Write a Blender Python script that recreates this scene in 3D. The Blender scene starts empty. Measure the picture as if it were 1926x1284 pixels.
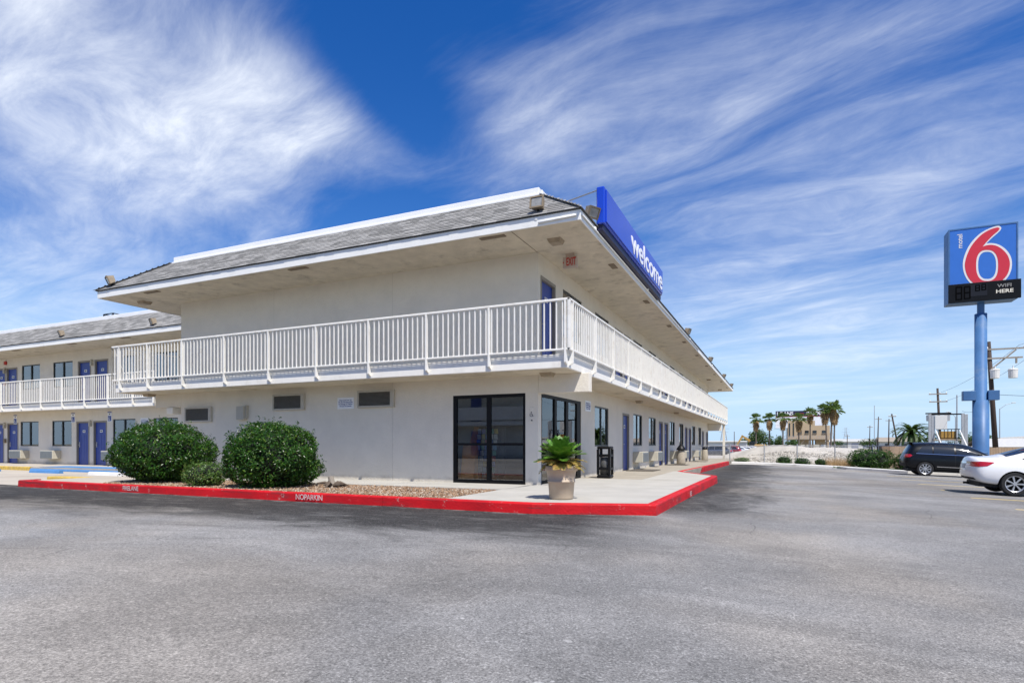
import bpy, bmesh, math, random
from mathutils import Vector, Matrix, Quaternion
from mathutils.bvhtree import BVHTree
random.seed(11)
R = math.radians
scn = bpy.context.scene
COL = scn.collection

# ------------------------------------------------------------------ camera
cam_d = bpy.data.cameras.new('camera'); cam = bpy.data.objects.new('camera', cam_d); COL.objects.link(cam)
cam.location = (0, 0, 0.98)
cam.rotation_euler = (R(90), 0, R(24.38))
cam_d.sensor_width = 36.0
cam_d.lens = 36.0 * 1112 / 1926
cam_d.shift_y = 193.0 / 1926
cam_d.clip_start = 0.05; cam_d.clip_end = 20000
scn.camera = cam

# ------------------------------------------------------------------ view, world, sun
scn.view_settings.view_transform = 'Standard'; scn.view_settings.look = 'None'
scn.view_settings.exposure = 0.42; scn.view_settings.gamma = 1.0
scn.cycles.use_denoising = True
scn.cycles.max_bounces = 8; scn.cycles.diffuse_bounces = 4; scn.cycles.glossy_bounces = 4
scn.cycles.transparent_max_bounces = 16; scn.cycles.transmission_bounces = 4
scn.cycles.caustics_reflective = False; scn.cycles.caustics_refractive = False

SUN = Vector((0.42, -0.40, 1.0)).normalized()
SUN_EL = math.asin(SUN.z); SUN_AZ = math.atan2(SUN.x, SUN.y)
sun_d = bpy.data.lights.new('sun', 'SUN'); sun_d.energy = 4.6; sun_d.angle = R(0.53); sun_d.color = (1.0, 0.955, 0.89)
sun = bpy.data.objects.new('sun', sun_d); COL.objects.link(sun)
sun.location = (20, -20, 50); sun.rotation_euler = SUN.to_track_quat('Z', 'Y').to_euler()

class NT:
    def __init__(s, tree):
        s.t = tree; s.t.nodes.clear()
    def n(s, typ, **kw):
        nd = s.t.nodes.new('ShaderNode' + typ)
        for k, v in kw.items():
            if k.startswith('i_'):
                key = k[2:]; key = int(key) if key.isdigit() else key.replace('_', ' ')
                nd.inputs[key].default_value = v
            else: setattr(nd, k, v)
        return nd
    def l(s, a, b): s.t.links.new(a, b)
    def val(s, x, sock):
        if isinstance(x, (int, float)): sock.default_value = x
        elif isinstance(x, (tuple, list)):
            v = tuple(x)
            if len(v) == 3 and sock.type == 'RGBA': v = v + (1,)
            sock.default_value = v
        else: s.l(x, sock)
    def m(s, op, a, b=None, c=None, clamp=False):
        nd = s.t.nodes.new('ShaderNodeMath'); nd.operation = op; nd.use_clamp = clamp
        for i, x in enumerate((a, b, c)):
            if x is not None: s.val(x, nd.inputs[i])
        return nd.outputs[0]
    def mix(s, f, a, b, blend='MIX'):
        nd = s.t.nodes.new('ShaderNodeMix'); nd.data_type = 'RGBA'; nd.blend_type = blend; nd.clamp_factor = True
        s.val(f, nd.inputs[0]); s.val(a, nd.inputs[6]); s.val(b, nd.inputs[7])
        return nd.outputs[2]
    def ramp(s, x, lo, hi, a=0.0, b=1.0, smooth=True):
        nd = s.t.nodes.new('ShaderNodeMapRange'); nd.interpolation_type = 'SMOOTHSTEP' if smooth else 'LINEAR'
        s.val(x, nd.inputs[0]); nd.inputs[1].default_value = lo; nd.inputs[2].default_value = hi
        nd.inputs[3].default_value = a; nd.inputs[4].default_value = b
        return nd.outputs[0]
    def noise(s, vec, scale, detail=4, rough=0.55, dist=0.0):
        nd = s.n('TexNoise'); nd.inputs['Scale'].default_value = scale; nd.inputs['Detail'].default_value = detail
        nd.inputs['Roughness'].default_value = rough; nd.inputs['Distortion'].default_value = dist
        if vec is not None: s.l(vec, nd.inputs['Vector'])
        return nd.outputs[0]
    def comb(s, x, y, z=0.0):
        nd = s.n('CombineXYZ'); s.val(x, nd.inputs[0]); s.val(y, nd.inputs[1]); s.val(z, nd.inputs[2]); return nd.outputs[0]
    def sep(s, v):
        nd = s.n('SeparateXYZ'); s.l(v, nd.inputs[0]); return nd.outputs

world = bpy.data.worlds.new('World'); scn.world = world; world.use_nodes = True
w = NT(world.node_tree)
sky = w.n('TexSky', sky_type='NISHITA', sun_disc=False, sun_elevation=SUN_EL, sun_rotation=SUN_AZ,
          altitude=10.0, air_density=1.0, dust_density=0.6, ozone_density=3.0)
tc = w.n('TexCoord')
dx, dy, dz = w.sep(tc.outputs['Generated'])[:3]
hgt = w.m('ADD', w.m('MAXIMUM', dz, 0.0), 0.10)
cx = w.m('DIVIDE', dx, hgt); cy = w.m('DIVIDE', dy, hgt)
# cirrus drawn out along one wind direction: a runs with the wind, b across it
WX, WY = -0.967, 0.256
ca = w.m('ADD', w.m('MULTIPLY', cx, WX), w.m('MULTIPLY', cy, WY))
cb = w.m('ADD', w.m('MULTIPLY', cx, -WY), w.m('MULTIPLY', cy, WX))
warp = w.noise(w.comb(w.m('MULTIPLY', ca, 0.5), w.m('MULTIPLY', cb, 0.8)), 1.0, 3)
cbw = w.m('ADD', cb, w.m('MULTIPLY', w.m('SUBTRACT', warp, 0.5), 0.9))
fine = w.noise(w.comb(w.m('MULTIPLY', ca, 0.95), w.m('MULTIPLY', cbw, 2.7), 3.0), 1.0, 11, 0.66, 0.35)
soft = w.noise(w.comb(w.m('MULTIPLY', ca, 0.9), w.m('MULTIPLY', cbw, 1.3), 7.0), 1.0, 7, 0.55, 0.4)
wisp = w.noise(w.comb(w.m('MULTIPLY', ca, 3.6), w.m('MULTIPLY', cbw, 7.5), 1.0), 1.0, 10, 0.66, 0.3)
dens = w.m('ADD', w.m('MULTIPLY', fine, 0.5), w.m('MULTIPLY', soft, 0.5))
def blob(px, py, sx, sy, wgt):          # a cloud bank (or a clear gap) round a point of the cloud deck
    ax = w.m('DIVIDE', w.m('SUBTRACT', cx, px), sx); ay = w.m('DIVIDE', w.m('SUBTRACT', cy, py), sy)
    r2 = w.m('ADD', w.m('MULTIPLY', ax, ax), w.m('MULTIPLY', ay, ay))
    return w.m('MULTIPLY', w.m('POWER', 2.718, w.m('MULTIPLY', r2, -1.0)), wgt)
cov = dens
for b in [(-1.42, 0.98, 0.44, 0.42, 0.34), (-1.30, 0.55, 0.5, 0.25, 0.22), (-1.10, 1.18, 0.17, 0.20, 0.16), (-2.4, 1.25, 0.8, 0.40, 0.10),
          (-0.84, 1.16, 0.13, 0.34, -0.25), (-1.16, 1.66, 0.30, 0.20, -0.20), (-0.55, 0.98, 0.24, 0.24, -0.13), (0.25, 1.25, 0.35, 0.18, -0.08),
          (-0.48, 1.66, 0.36, 0.24, 0.07), (0.1, 1.75, 0.5, 0.2, 0.04), (0.35, 2.3, 0.30, 0.30, 0.10), (0.2, 3.6, 1.4, 1.1, 0.13), (-3.2, 2.2, 1.2, 0.8, 0.10)]:
    cov = w.m('ADD', cov, blob(*b))
cloud = w.ramp(cov, 0.38, 0.98)
cloud = w.m('MULTIPLY', cloud, w.ramp(wisp, 0.28, 0.66, 0.44, 1.10, False), clamp=True)
cloud = w.m('MULTIPLY', cloud, w.ramp(dz, 0.0, 0.10))
hz = w.ramp(dz, -0.02, 0.30, 1.0, 0.0)
hsv = w.n('HueSaturation'); hsv.inputs['Saturation'].default_value = 1.40; hsv.inputs['Value'].default_value = 1.26
hsv.inputs['Hue'].default_value = 0.515
w.l(sky.outputs[0], hsv.inputs['Color'])
skyc = w.mix(w.m('MULTIPLY', hz, 0.92), hsv.outputs[0], (4.7, 6.7, 9.2))
bg = w.n('Background'); bg.inputs['Strength'].default_value = 0.088
w.l(w.mix(w.m('MULTIPLY', cloud, 0.88), skyc, (9.0, 9.5, 10.2)), bg.inputs['Color'])
wo = w.n('OutputWorld'); w.l(bg.outputs[0], wo.inputs['Surface'])

# ------------------------------------------------------------------ helpers
WROOT = set()                               # empties whose children are laid out in world space
def link(o, parent=None):
    COL.objects.link(o)
    if parent is not None:
        o.parent = parent
        if parent.name in WROOT: o.matrix_parent_inverse = Matrix.Translation(-Vector(parent.location))
    return o
def wroot(name, loc):
    o = empty(name, loc); WROOT.add(o.name); return o
def tag(o, label=None, cat=None, group=None, kind=None):
    if label: o['label'] = label
    if cat: o['category'] = cat
    if group: o['group'] = group
    if kind: o['kind'] = kind
    return o
def mk(name, verts, faces, mat=None, parent=None, smooth=False, mi=None, loc=None):
    me = bpy.data.meshes.new(name); me.from_pydata([tuple(v) for v in verts], [], faces); me.update()
    mats = mat if isinstance(mat, (list, tuple)) else [mat]
    for m_ in mats:
        if m_: me.materials.append(m_)
    if mi: me.polygons.foreach_set('material_index', mi)
    if smooth: me.polygons.foreach_set('use_smooth', [True] * len(me.polygons))
    o = bpy.data.objects.new(name, me)
    if loc: o.location = loc
    return link(o, parent)
def inst(name, me, parent=None, mtx=None):
    o = bpy.data.objects.new(name, me)
    link(o, parent)
    if mtx is not None: o.matrix_basis = mtx
    return o
def empty(name, loc=(0, 0, 0), rz=0.0, parent=None):
    o = bpy.data.objects.new(name, None); o.empty_display_size = 0.2
    o.location = loc; o.rotation_euler = (0, 0, rz)
    return link(o, parent)
class MB:
    """collects shapes for one mesh"""
    def __init__(s): s.v = []; s.f = []; s.mi = []
    def add(s, vs, fs, mi=0):
        b = len(s.v); s.v += [Vector(v) for v in vs]; s.f += [tuple(i + b for i in f) for f in fs]; s.mi += [mi] * len(fs); return s
    def box(s, x0, x1, y0, y1, z0, z1, mi=0):
        return s.add([(x0,y0,z0),(x1,y0,z0),(x1,y1,z0),(x0,y1,z0),(x0,y0,z1),(x1,y0,z1),(x1,y1,z1),(x0,y1,z1)],
                     [(3,2,1,0),(4,5,6,7),(0,1,5,4),(1,2,6,5),(2,3,7,6),(3,0,4,7)], mi)
    def bev(s, x0, x1, y0, y1, z0, z1, b=0.01, mi=0):      # box with bevelled edges
        bm = bmesh.new(); bmesh.ops.create_cube(bm, size=1.0)
        for v in bm.verts: v.co = Vector(((x0+x1)/2 + v.co.x*(x1-x0), (y0+y1)/2 + v.co.y*(y1-y0), (z0+z1)/2 + v.co.z*(z1-z0)))
        bmesh.ops.bevel(bm, geom=bm.edges[:], offset=b, segments=1, affect='EDGES')
        bm.verts.ensure_lookup_table(); bm.verts.index_update()
        s.add([v.co.copy() for v in bm.verts], [tuple(v.index for v in f.verts) for f in bm.faces], mi); bm.free(); return s
    def tube(s, pts, r, n=6, mi=0, cap=True):
        pts = [Vector(p) for p in pts]; rs = r if isinstance(r, (list, tuple)) else [r] * len(pts)
        b = len(s.v); prev = None
        for i, p in enumerate(pts):
            d = (pts[min(i+1, len(pts)-1)] - pts[max(i-1, 0)]).normalized()
            if prev is None: u = d.orthogonal().normalized()
            else: u = (prev - d * prev.dot(d)).normalized()
            prev = u; v_ = d.cross(u)
            for k in range(n):
                a = 2 * math.pi * k / n; s.v.append(p + (u * math.cos(a) + v_ * math.sin(a)) * rs[i])
        for i in range(len(pts) - 1):
            for k in range(n):
                a = b + i*n + k; c = b + i*n + (k+1) % n
                s.f.append((a, c, c + n, a + n)); s.mi.append(mi)
        if cap:
            s.f.append(tuple(b + k for k in reversed(range(n)))); s.f.append(tuple(b + (len(pts)-1)*n + k for k in range(n))); s.mi += [mi, mi]
        return s
    def lathe(s, prof, c=(0,0,0), n=24, axis='Z', mi=0):
        b = len(s.v); c = Vector(c)
        for (r, h) in prof:
            for k in range(n):
                a = 2*math.pi*k/n; x, y = r*math.cos(a), r*math.sin(a)
                s.v.append(c + (Vector((x, y, h)) if axis == 'Z' else Vector((x, h, y)) if axis == 'Y' else Vector((h, x, y))))
        for i in range(len(prof)-1):
            for k in range(n):
                a = b+i*n+k; d = b+i*n+(k+1)%n; s.f.append((a, d, d+n, a+n)); s.mi.append(mi)
        return s
    def prism(s, poly, y0, y1, mi=0, plane='XZ'):           # polygon extruded along the third axis
        n = len(poly); P = (lambda p, t: (p[0], t, p[1])) if plane == 'XZ' else (lambda p, t: (p[0], p[1], t)) if plane == 'XY' else (lambda p, t: (t, p[0], p[1]))
        return s.add([P(p, y0) for p in poly] + [P(p, y1) for p in poly],
                     [tuple(range(n)), tuple(reversed(range(n, 2*n)))] + [(i, i+n, (i+1) % n + n, (i+1) % n) for i in range(n)], mi)
    def build(s, name, mat, parent=None, smooth=False, loc=None):
        return mk(name, s.v, s.f, mat, parent, smooth, s.mi if any(s.mi) else None, loc)
def fix_normals(o):
    bm = bmesh.new(); bm.from_mesh(o.data); bmesh.ops.recalc_face_normals(bm, faces=bm.faces[:]); bm.to_mesh(o.data); bm.free(); return o
def text_mesh(body, size=1.0, extrude=0.0, offset=0.0, align='CENTER', shear=0.0, spacing=1.0, mat=None, res=3):
    c = bpy.data.curves.new('lettering', 'FONT'); c.body = body; c.size = size; c.extrude = extrude; c.offset = offset
    c.align_x = align; c.align_y = 'CENTER'; c.shear = shear; c.space_character = spacing; c.resolution_u = res
    o = bpy.data.objects.new('lettering', c); me = bpy.data.meshes.new_from_object(o)
    bpy.data.objects.remove(o); bpy.data.curves.remove(c)
    me.name = 'lettering'; me.materials.clear()
    if mat: me.materials.append(mat)
    return me
def stand(loc, face='-Y', sx=1.0, sy=1.0):   # text in XY turned upright
    rz = {'-Y': 0, '+X': 90, '-X': -90, '+Y': 180}[face]
    return Matrix.Translation(loc) @ Matrix.Rotation(R(rz), 4, 'Z') @ Matrix.Rotation(R(90), 4, 'X') @ Matrix.Diagonal((sx, sy, 1, 1))

# ------------------------------------------------------------------ materials
def new_mat(name):
    m = bpy.data.materials.new(name); m.use_nodes = True; return m, NT(m.node_tree)
def principled(t, **kw):
    p = t.n('BsdfPrincipled'); o = t.n('OutputMaterial'); t.l(p.outputs[0], o.inputs[0])
    for k, v in kw.items(): t.val(v, p.inputs[k.replace('_', ' ')])
    return p
def simple(name, col, rough=0.6, var=0.12, scale=3.0, bump=0.0, bscale=40.0, metal=0.0, spec=0.5, dirt=None, dscale=0.8, coat=0.0, streak=False):
    m, t = new_mat(name); g = t.n('NewGeometry'); pos = g.outputs['Position']
    vec = pos
    if streak:
        x, y, z = t.sep(pos)[:3]; vec = t.comb(x, y, t.m('MULTIPLY', z, 0.12))
    nz = t.noise(vec, scale, 5, 0.6)
    f = t.ramp(nz, 0.3, 0.7, 1 - var, 1 + var * 0.5, False)
    c = t.mix(1.0, col, t.comb(f, f, f), 'MULTIPLY')
    if dirt:
        dm = t.ramp(t.noise(vec, dscale, 6, 0.65), 0.52, 0.72)
        c = t.mix(t.m('MULTIPLY', dm, dirt[3]), c, dirt[:3])
    p = principled(t, Base_Color=c, Roughness=rough, Metallic=metal)
    p.inputs['Specular IOR Level'].default_value = spec
    if coat: p.inputs['Coat Weight'].default_value = coat
    if bump:
        b = t.n('Bump'); b.inputs['Strength'].default_value = bump; b.inputs['Distance'].default_value = 0.02
        t.l(t.noise(pos, bscale, 5, 0.6), b.inputs['Height']); t.l(b.outputs[0], p.inputs['Normal'])
    return m
def leaf_mat(name, c1, c2, c3=None, rough=0.38, trans=0.25, spec=0.5, obj=False):
    m, t = new_mat(name); g = t.n('NewGeometry'); rnd = g.outputs['Random Per Island']
    c = t.mix(rnd, c1, c2)
    if c3: c = t.mix(t.ramp(rnd, 0.86, 0.97), c, c3)
    p = t.n('BsdfPrincipled'); t.l(c, p.inputs['Base Color']); p.inputs['Roughness'].default_value = rough
    p.inputs['Specular IOR Level'].default_value = spec
    tr = t.n('BsdfTranslucent'); t.l(t.mix(0.35, c, (0.25, 0.42, 0.04)), tr.inputs[0])
    mx = t.n('MixShader'); mx.inputs[0].default_value = trans; t.l(p.outputs[0], mx.inputs[1]); t.l(tr.outputs[0], mx.inputs[2])
    o = t.n('OutputMaterial'); t.l(mx.outputs[0], o.inputs[0]); return m
def glass_mat(name, tint=(0.55, 0.62, 0.62), refl=0.08):
    m, t = new_mat(name)
    fr = t.n('Fresnel'); fr.inputs[0].default_value = 1.55
    g = t.n('BsdfGlossy'); g.inputs['Roughness'].default_value = 0.012; g.inputs['Color'].default_value = (1, 1, 1, 1)
    tr = t.n('BsdfTransparent'); tr.inputs[0].default_value = (*tint, 1)
    mx = t.n('MixShader'); t.l(t.m('ADD', fr.outputs[0], refl, clamp=True), mx.inputs[0]); t.l(tr.outputs[0], mx.inputs[1]); t.l(g.outputs[0], mx.inputs[2])
    o = t.n('OutputMaterial'); t.l(mx.outputs[0], o.inputs[0]); return m

def asphalt_mat():
    m, t = new_mat('asphalt'); g = t.n('NewGeometry'); pos = g.outputs['Position']
    x, y, z = t.sep(pos)[:3]
    big = t.noise(pos, 0.16, 5, 0.6, 0.3); mid = t.noise(pos, 0.9, 5, 0.65); grit = t.noise(pos, 62.0, 3, 0.8); grit2 = t.noise(pos, 17.0, 4, 0.75)
    vo = t.n('TexVoronoi'); vo.inputs['Scale'].default_value = 95.0; t.l(pos, vo.inputs['Vector'])
    st = t.sep(vo.outputs['Color'])[0]
    v = t.m('ADD', t.ramp(big, 0.3, 0.7, 0.142, 0.278, False), t.ramp(mid, 0.25, 0.75, -0.030, 0.030, False))
    v = t.m('MULTIPLY', v, t.ramp(t.noise(t.comb(t.m('MULTIPLY', x, 0.5), y), 0.55, 6, 0.7, 0.8), 0.40, 0.62, 0.84, 1.08))
    # old seal coat, worn off in streaks, left along the kerbs
    wob = t.m('MULTIPLY', t.m('SUBTRACT', t.noise(t.comb(t.m('MULTIPLY', x, 0.35), y), 1.1, 6, 0.68, 0.6), 0.5), 4.2)
    fr = t.m('MULTIPLY', t.ramp(t.m('ADD', y, wob), 5.6, 7.4), t.ramp(t.m('ADD', x, t.m('MULTIPLY', wob, 0.5)), -1.2, -2.8))
    fr = t.m('MULTIPLY', fr, t.ramp(y, 9.9, 9.2))
    wob2 = t.m('MULTIPLY', t.m('SUBTRACT', t.noise(t.comb(x, t.m('MULTIPLY', y, 0.45)), 1.3, 7, 0.72, 0.8), 0.5), 5.2)
    sd = t.m('MULTIPLY', t.ramp(t.m('ADD', x, t.m('MULTIPLY', wob2, 0.7)), 0.4, -1.7), t.ramp(t.m('ADD', y, t.m('MULTIPLY', wob2, 0.3)), 9.2, 11.2))
    seal = t.m('MAXIMUM', fr, sd)
    wear = t.ramp(t.noise(t.comb(t.m('MULTIPLY', x, 0.5), t.m('MULTIPLY', y, 1.6)), 2.2, 7, 0.7), 0.47, 0.74, 1.0, 0.55)
    seal = t.m('MULTIPLY', seal, wear)
    v = t.m('MULTIPLY', v, t.ramp(seal, 0.0, 1.0, 1.0, 0.15, False))
    # pale grit washed against the kerb foot
    wash = t.m('MULTIPLY', t.ramp(y, 8.78, 9.0), t.m('MULTIPLY', t.ramp(x, -2.2, -3.2), t.ramp(t.noise(pos, 4.0, 5, 0.7), 0.46, 0.62)))
    v = t.m('ADD', v, t.m('MULTIPLY', wash, 0.08))
    v = t.m('MULTIPLY', v, t.ramp(grit, 0.30, 0.72, 0.36, 1.66, False))
    v = t.m('MULTIPLY', v, t.ramp(grit2, 0.30, 0.72, 0.82, 1.18, False))
    v = t.m('ADD', v, t.m('MULTIPLY', t.ramp(st, 0.86, 1.0), 0.11))
    v = t.m('ADD', v, t.m('MULTIPLY', t.ramp(t.noise(pos, 7.0, 2, 0.5), 0.755, 0.775), 0.14))
    cr = t.n('TexVoronoi', feature='DISTANCE_TO_EDGE'); cr.inputs['Scale'].default_value = 0.30
    wv = t.n('VectorMath', operation='ADD'); nn = t.n('TexNoise'); nn.inputs['Scale'].default_value = 1.3; nn.inputs['Detail'].default_value = 6; t.l(pos, nn.inputs['Vector'])
    t.l(pos, wv.inputs[0]); sc = t.n('VectorMath', operation='SCALE'); t.l(nn.outputs['Color'], sc.inputs[0]); sc.inputs['Scale'].default_value = 0.45; t.l(sc.outputs[0], wv.inputs[1]); t.l(wv.outputs[0], cr.inputs['Vector'])
    crack = t.m('MULTIPLY', t.ramp(cr.outputs['Distance'], 0.0, 0.005, 1.0, 0.0), t.ramp(t.noise(pos, 0.4, 3), 0.50, 0.60))
    v = t.m('MULTIPLY', v, t.ramp(crack, 0, 1, 1.0, 0.60, False))
    warm = t.ramp(t.noise(pos, 0.22, 3), 0.42, 0.62)
    c = t.mix(warm, t.comb(t.m('MULTIPLY', v, 1.0), t.m('MULTIPLY', v, 0.985), t.m('MULTIPLY', v, 0.955)), t.comb(t.m('MULTIPLY', v, 1.06), t.m('MULTIPLY', v, 0.99), t.m('MULTIPLY', v, 0.89)))
    p = principled(t, Base_Color=c, Roughness=0.86); p.inputs['Specular IOR Level'].default_value = 0.3
    b = t.n('Bump'); b.inputs['Strength'].default_value = 0.55; b.inputs['Distance'].default_value = 0.012
    t.l(t.m('ADD', grit, t.m('MULTIPLY', vo.outputs['Distance'], 0.6)), b.inputs['Height']); t.l(b.outputs[0], p.inputs['Normal'])
    return m

M = {}
M['asphalt'] = asphalt_mat()
M['concrete'] = simple('concrete', (0.40, 0.385, 0.345), 0.85, 0.12, 1.3, 0.15, 60, dirt=(0.30, 0.28, 0.23, 0.35), dscale=0.5)
M['old_concrete'] = simple('old_concrete', (0.33, 0.295, 0.235), 0.85, 0.16, 1.6, 0.2, 60, dirt=(0.20, 0.17, 0.13, 0.5), dscale=0.6)
M['yard_concrete'] = simple('yard_concrete', (0.42, 0.38, 0.32), 0.85, 0.14, 0.7, 0.15, 50, dirt=(0.26, 0.22, 0.18, 0.5), dscale=0.35)
M['stucco'] = simple('stucco', (0.72, 0.69, 0.62), 0.85, 0.05, 5.0, 0.35, 38, dirt=(0.50, 0.47, 0.40, 0.22), dscale=0.9)
def stucco_mat():
    m, t = new_mat('stucco'); pos = t.n('NewGeometry').outputs['Position']; x, y, z = t.sep(pos)[:3]
    f = t.ramp(t.noise(pos, 1.6, 6, 0.7), 0.3, 0.7, 0.93, 1.03, False)
    c = t.mix(1.0, (0.75, 0.70, 0.60), t.comb(f, f, f), 'MULTIPLY')
    st = t.noise(t.comb(x, y, t.m('MULTIPLY', z, 0.10)), 7.0, 6, 0.72)
    c = t.mix(t.m('MULTIPLY', t.ramp(st, 0.60, 0.78), t.m('MULTIPLY', t.ramp(t.noise(pos, 0.6, 4), 0.45, 0.65), 0.42)), c, (0.40, 0.36, 0.29))
    sp = t.ramp(t.noise(pos, 3.3, 8, 0.75), 0.68, 0.76)
    c = t.mix(t.m('MULTIPLY', sp, 0.35), c, (0.42, 0.39, 0.33))
    gb = t.m('MULTIPLY', t.ramp(t.m('ADD', z, t.m('MULTIPLY', t.noise(pos, 2.5, 6, 0.7), 0.5)), 0.42, 0.22), 0.55)
    c = t.mix(gb, c, (0.36, 0.33, 0.28))
    p = principled(t, Base_Color=c, Roughness=0.88); p.inputs['Specular IOR Level'].default_value = 0.25
    b_ = t.n('Bump'); b_.inputs['Strength'].default_value = 0.5; b_.inputs['Distance'].default_value = 0.02
    t.l(t.m('ADD', t.noise(pos, 30, 5, 0.65), t.m('MULTIPLY', t.noise(pos, 6, 3), 0.7)), b_.inputs['Height']); t.l(b_.outputs[0], p.inputs['Normal'])
    return m
M['stucco'] = stucco_mat()
M['white_paint'] = simple('white_paint', (0.83, 0.80, 0.73), 0.55, 0.05, 4.0, 0.05, 60, dirt=(0.52, 0.49, 0.43, 0.35), dscale=1.6)
M['rail_paint'] = simple('rail_paint', (0.82, 0.80, 0.74), 0.5, 0.06, 5.0, 0.0, dirt=(0.45, 0.36, 0.26, 0.30), dscale=3.5)
M['fascia_paint'] = simple('fascia_paint', (0.84, 0.83, 0.78), 0.5, 0.04, 2.0, dirt=(0.55, 0.54, 0.50, 0.3), dscale=2.2)
M['grey_band'] = simple('grey_band', (0.30, 0.32, 0.38), 0.6, 0.08, 3.0, dirt=(0.22, 0.22, 0.22, 0.3), dscale=2.0)
M['soffit'] = simple('soffit', (0.66, 0.59, 0.46), 0.9, 0.14, 3.0, 0.5, 26, dirt=(0.24, 0.20, 0.14, 0.55), dscale=1.7)
M['door_blue'] = simple('door_blue', (0.030, 0.062, 0.30), 0.42, 0.10, 4.0)
M['frame_taupe'] = simple('frame_taupe', (0.27, 0.245, 0.20), 0.6, 0.1, 5.0)
M['black_metal'] = simple('black_metal', (0.006, 0.006, 0.007), 0.5, 0.1, 6.0, spec=0.2)
M['dark_frame'] = simple('dark_frame', (0.03, 0.04, 0.042), 0.4, 0.1, 6.0)
M['glass'] = glass_mat('glass', (0.62, 0.70, 0.70), 0.16)
M['lobby_glass'] = glass_mat('lobby_glass', (0.88, 0.91, 0.92), 0.05)
M['curtain'] = simple('curtain', (0.26, 0.30, 0.27), 0.9, 0.15, 6.0)
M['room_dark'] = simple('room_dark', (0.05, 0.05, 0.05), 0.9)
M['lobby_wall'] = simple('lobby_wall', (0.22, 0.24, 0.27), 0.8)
M['red_kerb'] = simple('red_kerb', (0.46, 0.022, 0.028), 0.6, 0.28, 2.2, 0.3, 40, dirt=(0.30, 0.20, 0.18, 0.50), dscale=2.4)
def kerb_mat():
    m, t = new_mat('red_kerb'); pos = t.n('NewGeometry').outputs['Position']
    c = t.mix(t.ramp(t.noise(pos, 1.1, 5, 0.65), 0.35, 0.65), (0.56, 0.010, 0.016), (0.42, 0.009, 0.014))
    x, y, z = t.sep(pos)[:3]
    sc = t.comb(t.m('MULTIPLY', x, 0.35), t.m('MULTIPLY', y, 0.35), t.m('MULTIPLY', z, 3.0))
    c = t.mix(t.m('MULTIPLY', t.ramp(t.noise(sc, 3.0, 6, 0.7), 0.50, 0.68), 0.80), c, (0.13, 0.030, 0.032))
    c = t.mix(t.m('MULTIPLY', t.ramp(t.noise(pos, 4.5, 8, 0.75), 0.60, 0.67), 0.85), c, (0.42, 0.36, 0.32))
    p = principled(t, Base_Color=c, Roughness=0.62); p.inputs['Specular IOR Level'].default_value = 0.2
    b_ = t.n('Bump'); b_.inputs['Strength'].default_value = 0.4; b_.inputs['Distance'].default_value = 0.02; t.l(t.noise(pos, 30, 5), b_.inputs['Height']); t.l(b_.outputs[0], p.inputs['Normal'])
    return m
M['red_kerb'] = kerb_mat()
M['white_kerb'] = simple('white_kerb', (0.70, 0.69, 0.66), 0.7, 0.12, 2.0, 0.2, 40, dirt=(0.35, 0.32, 0.28, 0.5), dscale=1.5)
M['stencil'] = simple('stencil', (0.62, 0.52, 0.50), 0.7, 0.4, 14.0, dirt=(0.40, 0.04, 0.04, 0.9), dscale=9.0)
M['yellow_paint'] = simple('yellow_paint', (0.55, 0.38, 0.07), 0.7, 0.3, 6.0, dirt=(0.25, 0.22, 0.17, 0.6), dscale=2.5)
M['line_paint'] = simple('line_paint', (0.66, 0.50, 0.16), 0.75, 0.25, 9.0, dirt=(0.26, 0.24, 0.20, 0.6), dscale=2.0)
M['blue_paint'] = simple('blue_paint', (0.07, 0.22, 0.48), 0.6, 0.15, 3.0, dirt=(0.25, 0.30, 0.36, 0.4), dscale=2.5)
M['sign_blue'] = simple('sign_blue', (0.012, 0.055, 0.50), 0.16, 0.04, 1.5, spec=0.6)
M['sign_white'] = simple('sign_white', (0.82, 0.83, 0.85), 0.35, 0.03)
M['pole_blue'] = simple('pole_blue', (0.060, 0.15, 0.32), 0.45, 0.15, 1.5, spec=0.3, dirt=(0.18, 0.24, 0.32, 0.5), dscale=0.9)
M['face_blue'] = simple('face_blue', (0.035, 0.15, 0.52), 0.3, 0.04)
M['face_red'] = simple('face_red', (0.58, 0.028, 0.045), 0.3, 0.04)
M['face_white'] = simple('face_white', (0.72, 0.70, 0.68), 0.35, 0.03)
M['notice_blue'] = simple('notice_blue', (0.03, 0.07, 0.30), 0.5)
M['louver'] = simple('louver', (0.20, 0.19, 0.165), 0.6, 0.15, 9.0)
M['louver_frame'] = simple('louver_frame', (0.48, 0.45, 0.38), 0.6, 0.1, 6.0)
M['unit_cream'] = simple('unit_cream', (0.50, 0.47, 0.38), 0.5, 0.08, 5.0)
M['unit_grille'] = simple('unit_grille', (0.25, 0.27, 0.27), 0.5, 0.1, 9.0)
M['bronze'] = simple('bronze', (0.36, 0.29, 0.20), 0.5, 0.2, 9.0)
M['lamp_glass'] = simple('lamp_glass', (0.30, 0.30, 0.285), 0.18, 0.3, 12.0)
M['vent_brown'] = simple('vent_brown', (0.23, 0.18, 0.12), 0.8, 0.2, 9.0)
M['exit_red'] = simple('exit_red', (0.50, 0.03, 0.02), 0.5)
M['exit_case'] = simple('exit_case', (0.50, 0.40, 0.33), 0.5)
M['coping'] = simple('coping', (0.82, 0.82, 0.81), 0.45, 0.05, 2.0)
M['roof_flat'] = simple('roof_flat', (0.45, 0.45, 0.44), 0.8)
M['pot'] = simple('pot', (0.47, 0.375, 0.27), 0.55, 0.12, 5.0, 0.1, 30, dirt=(0.50, 0.42, 0.33, 0.4), dscale=3.0)
M['soil'] = simple('soil', (0.07, 0.05, 0.035), 0.95, 0.3, 20.0, 0.5, 30)
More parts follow.
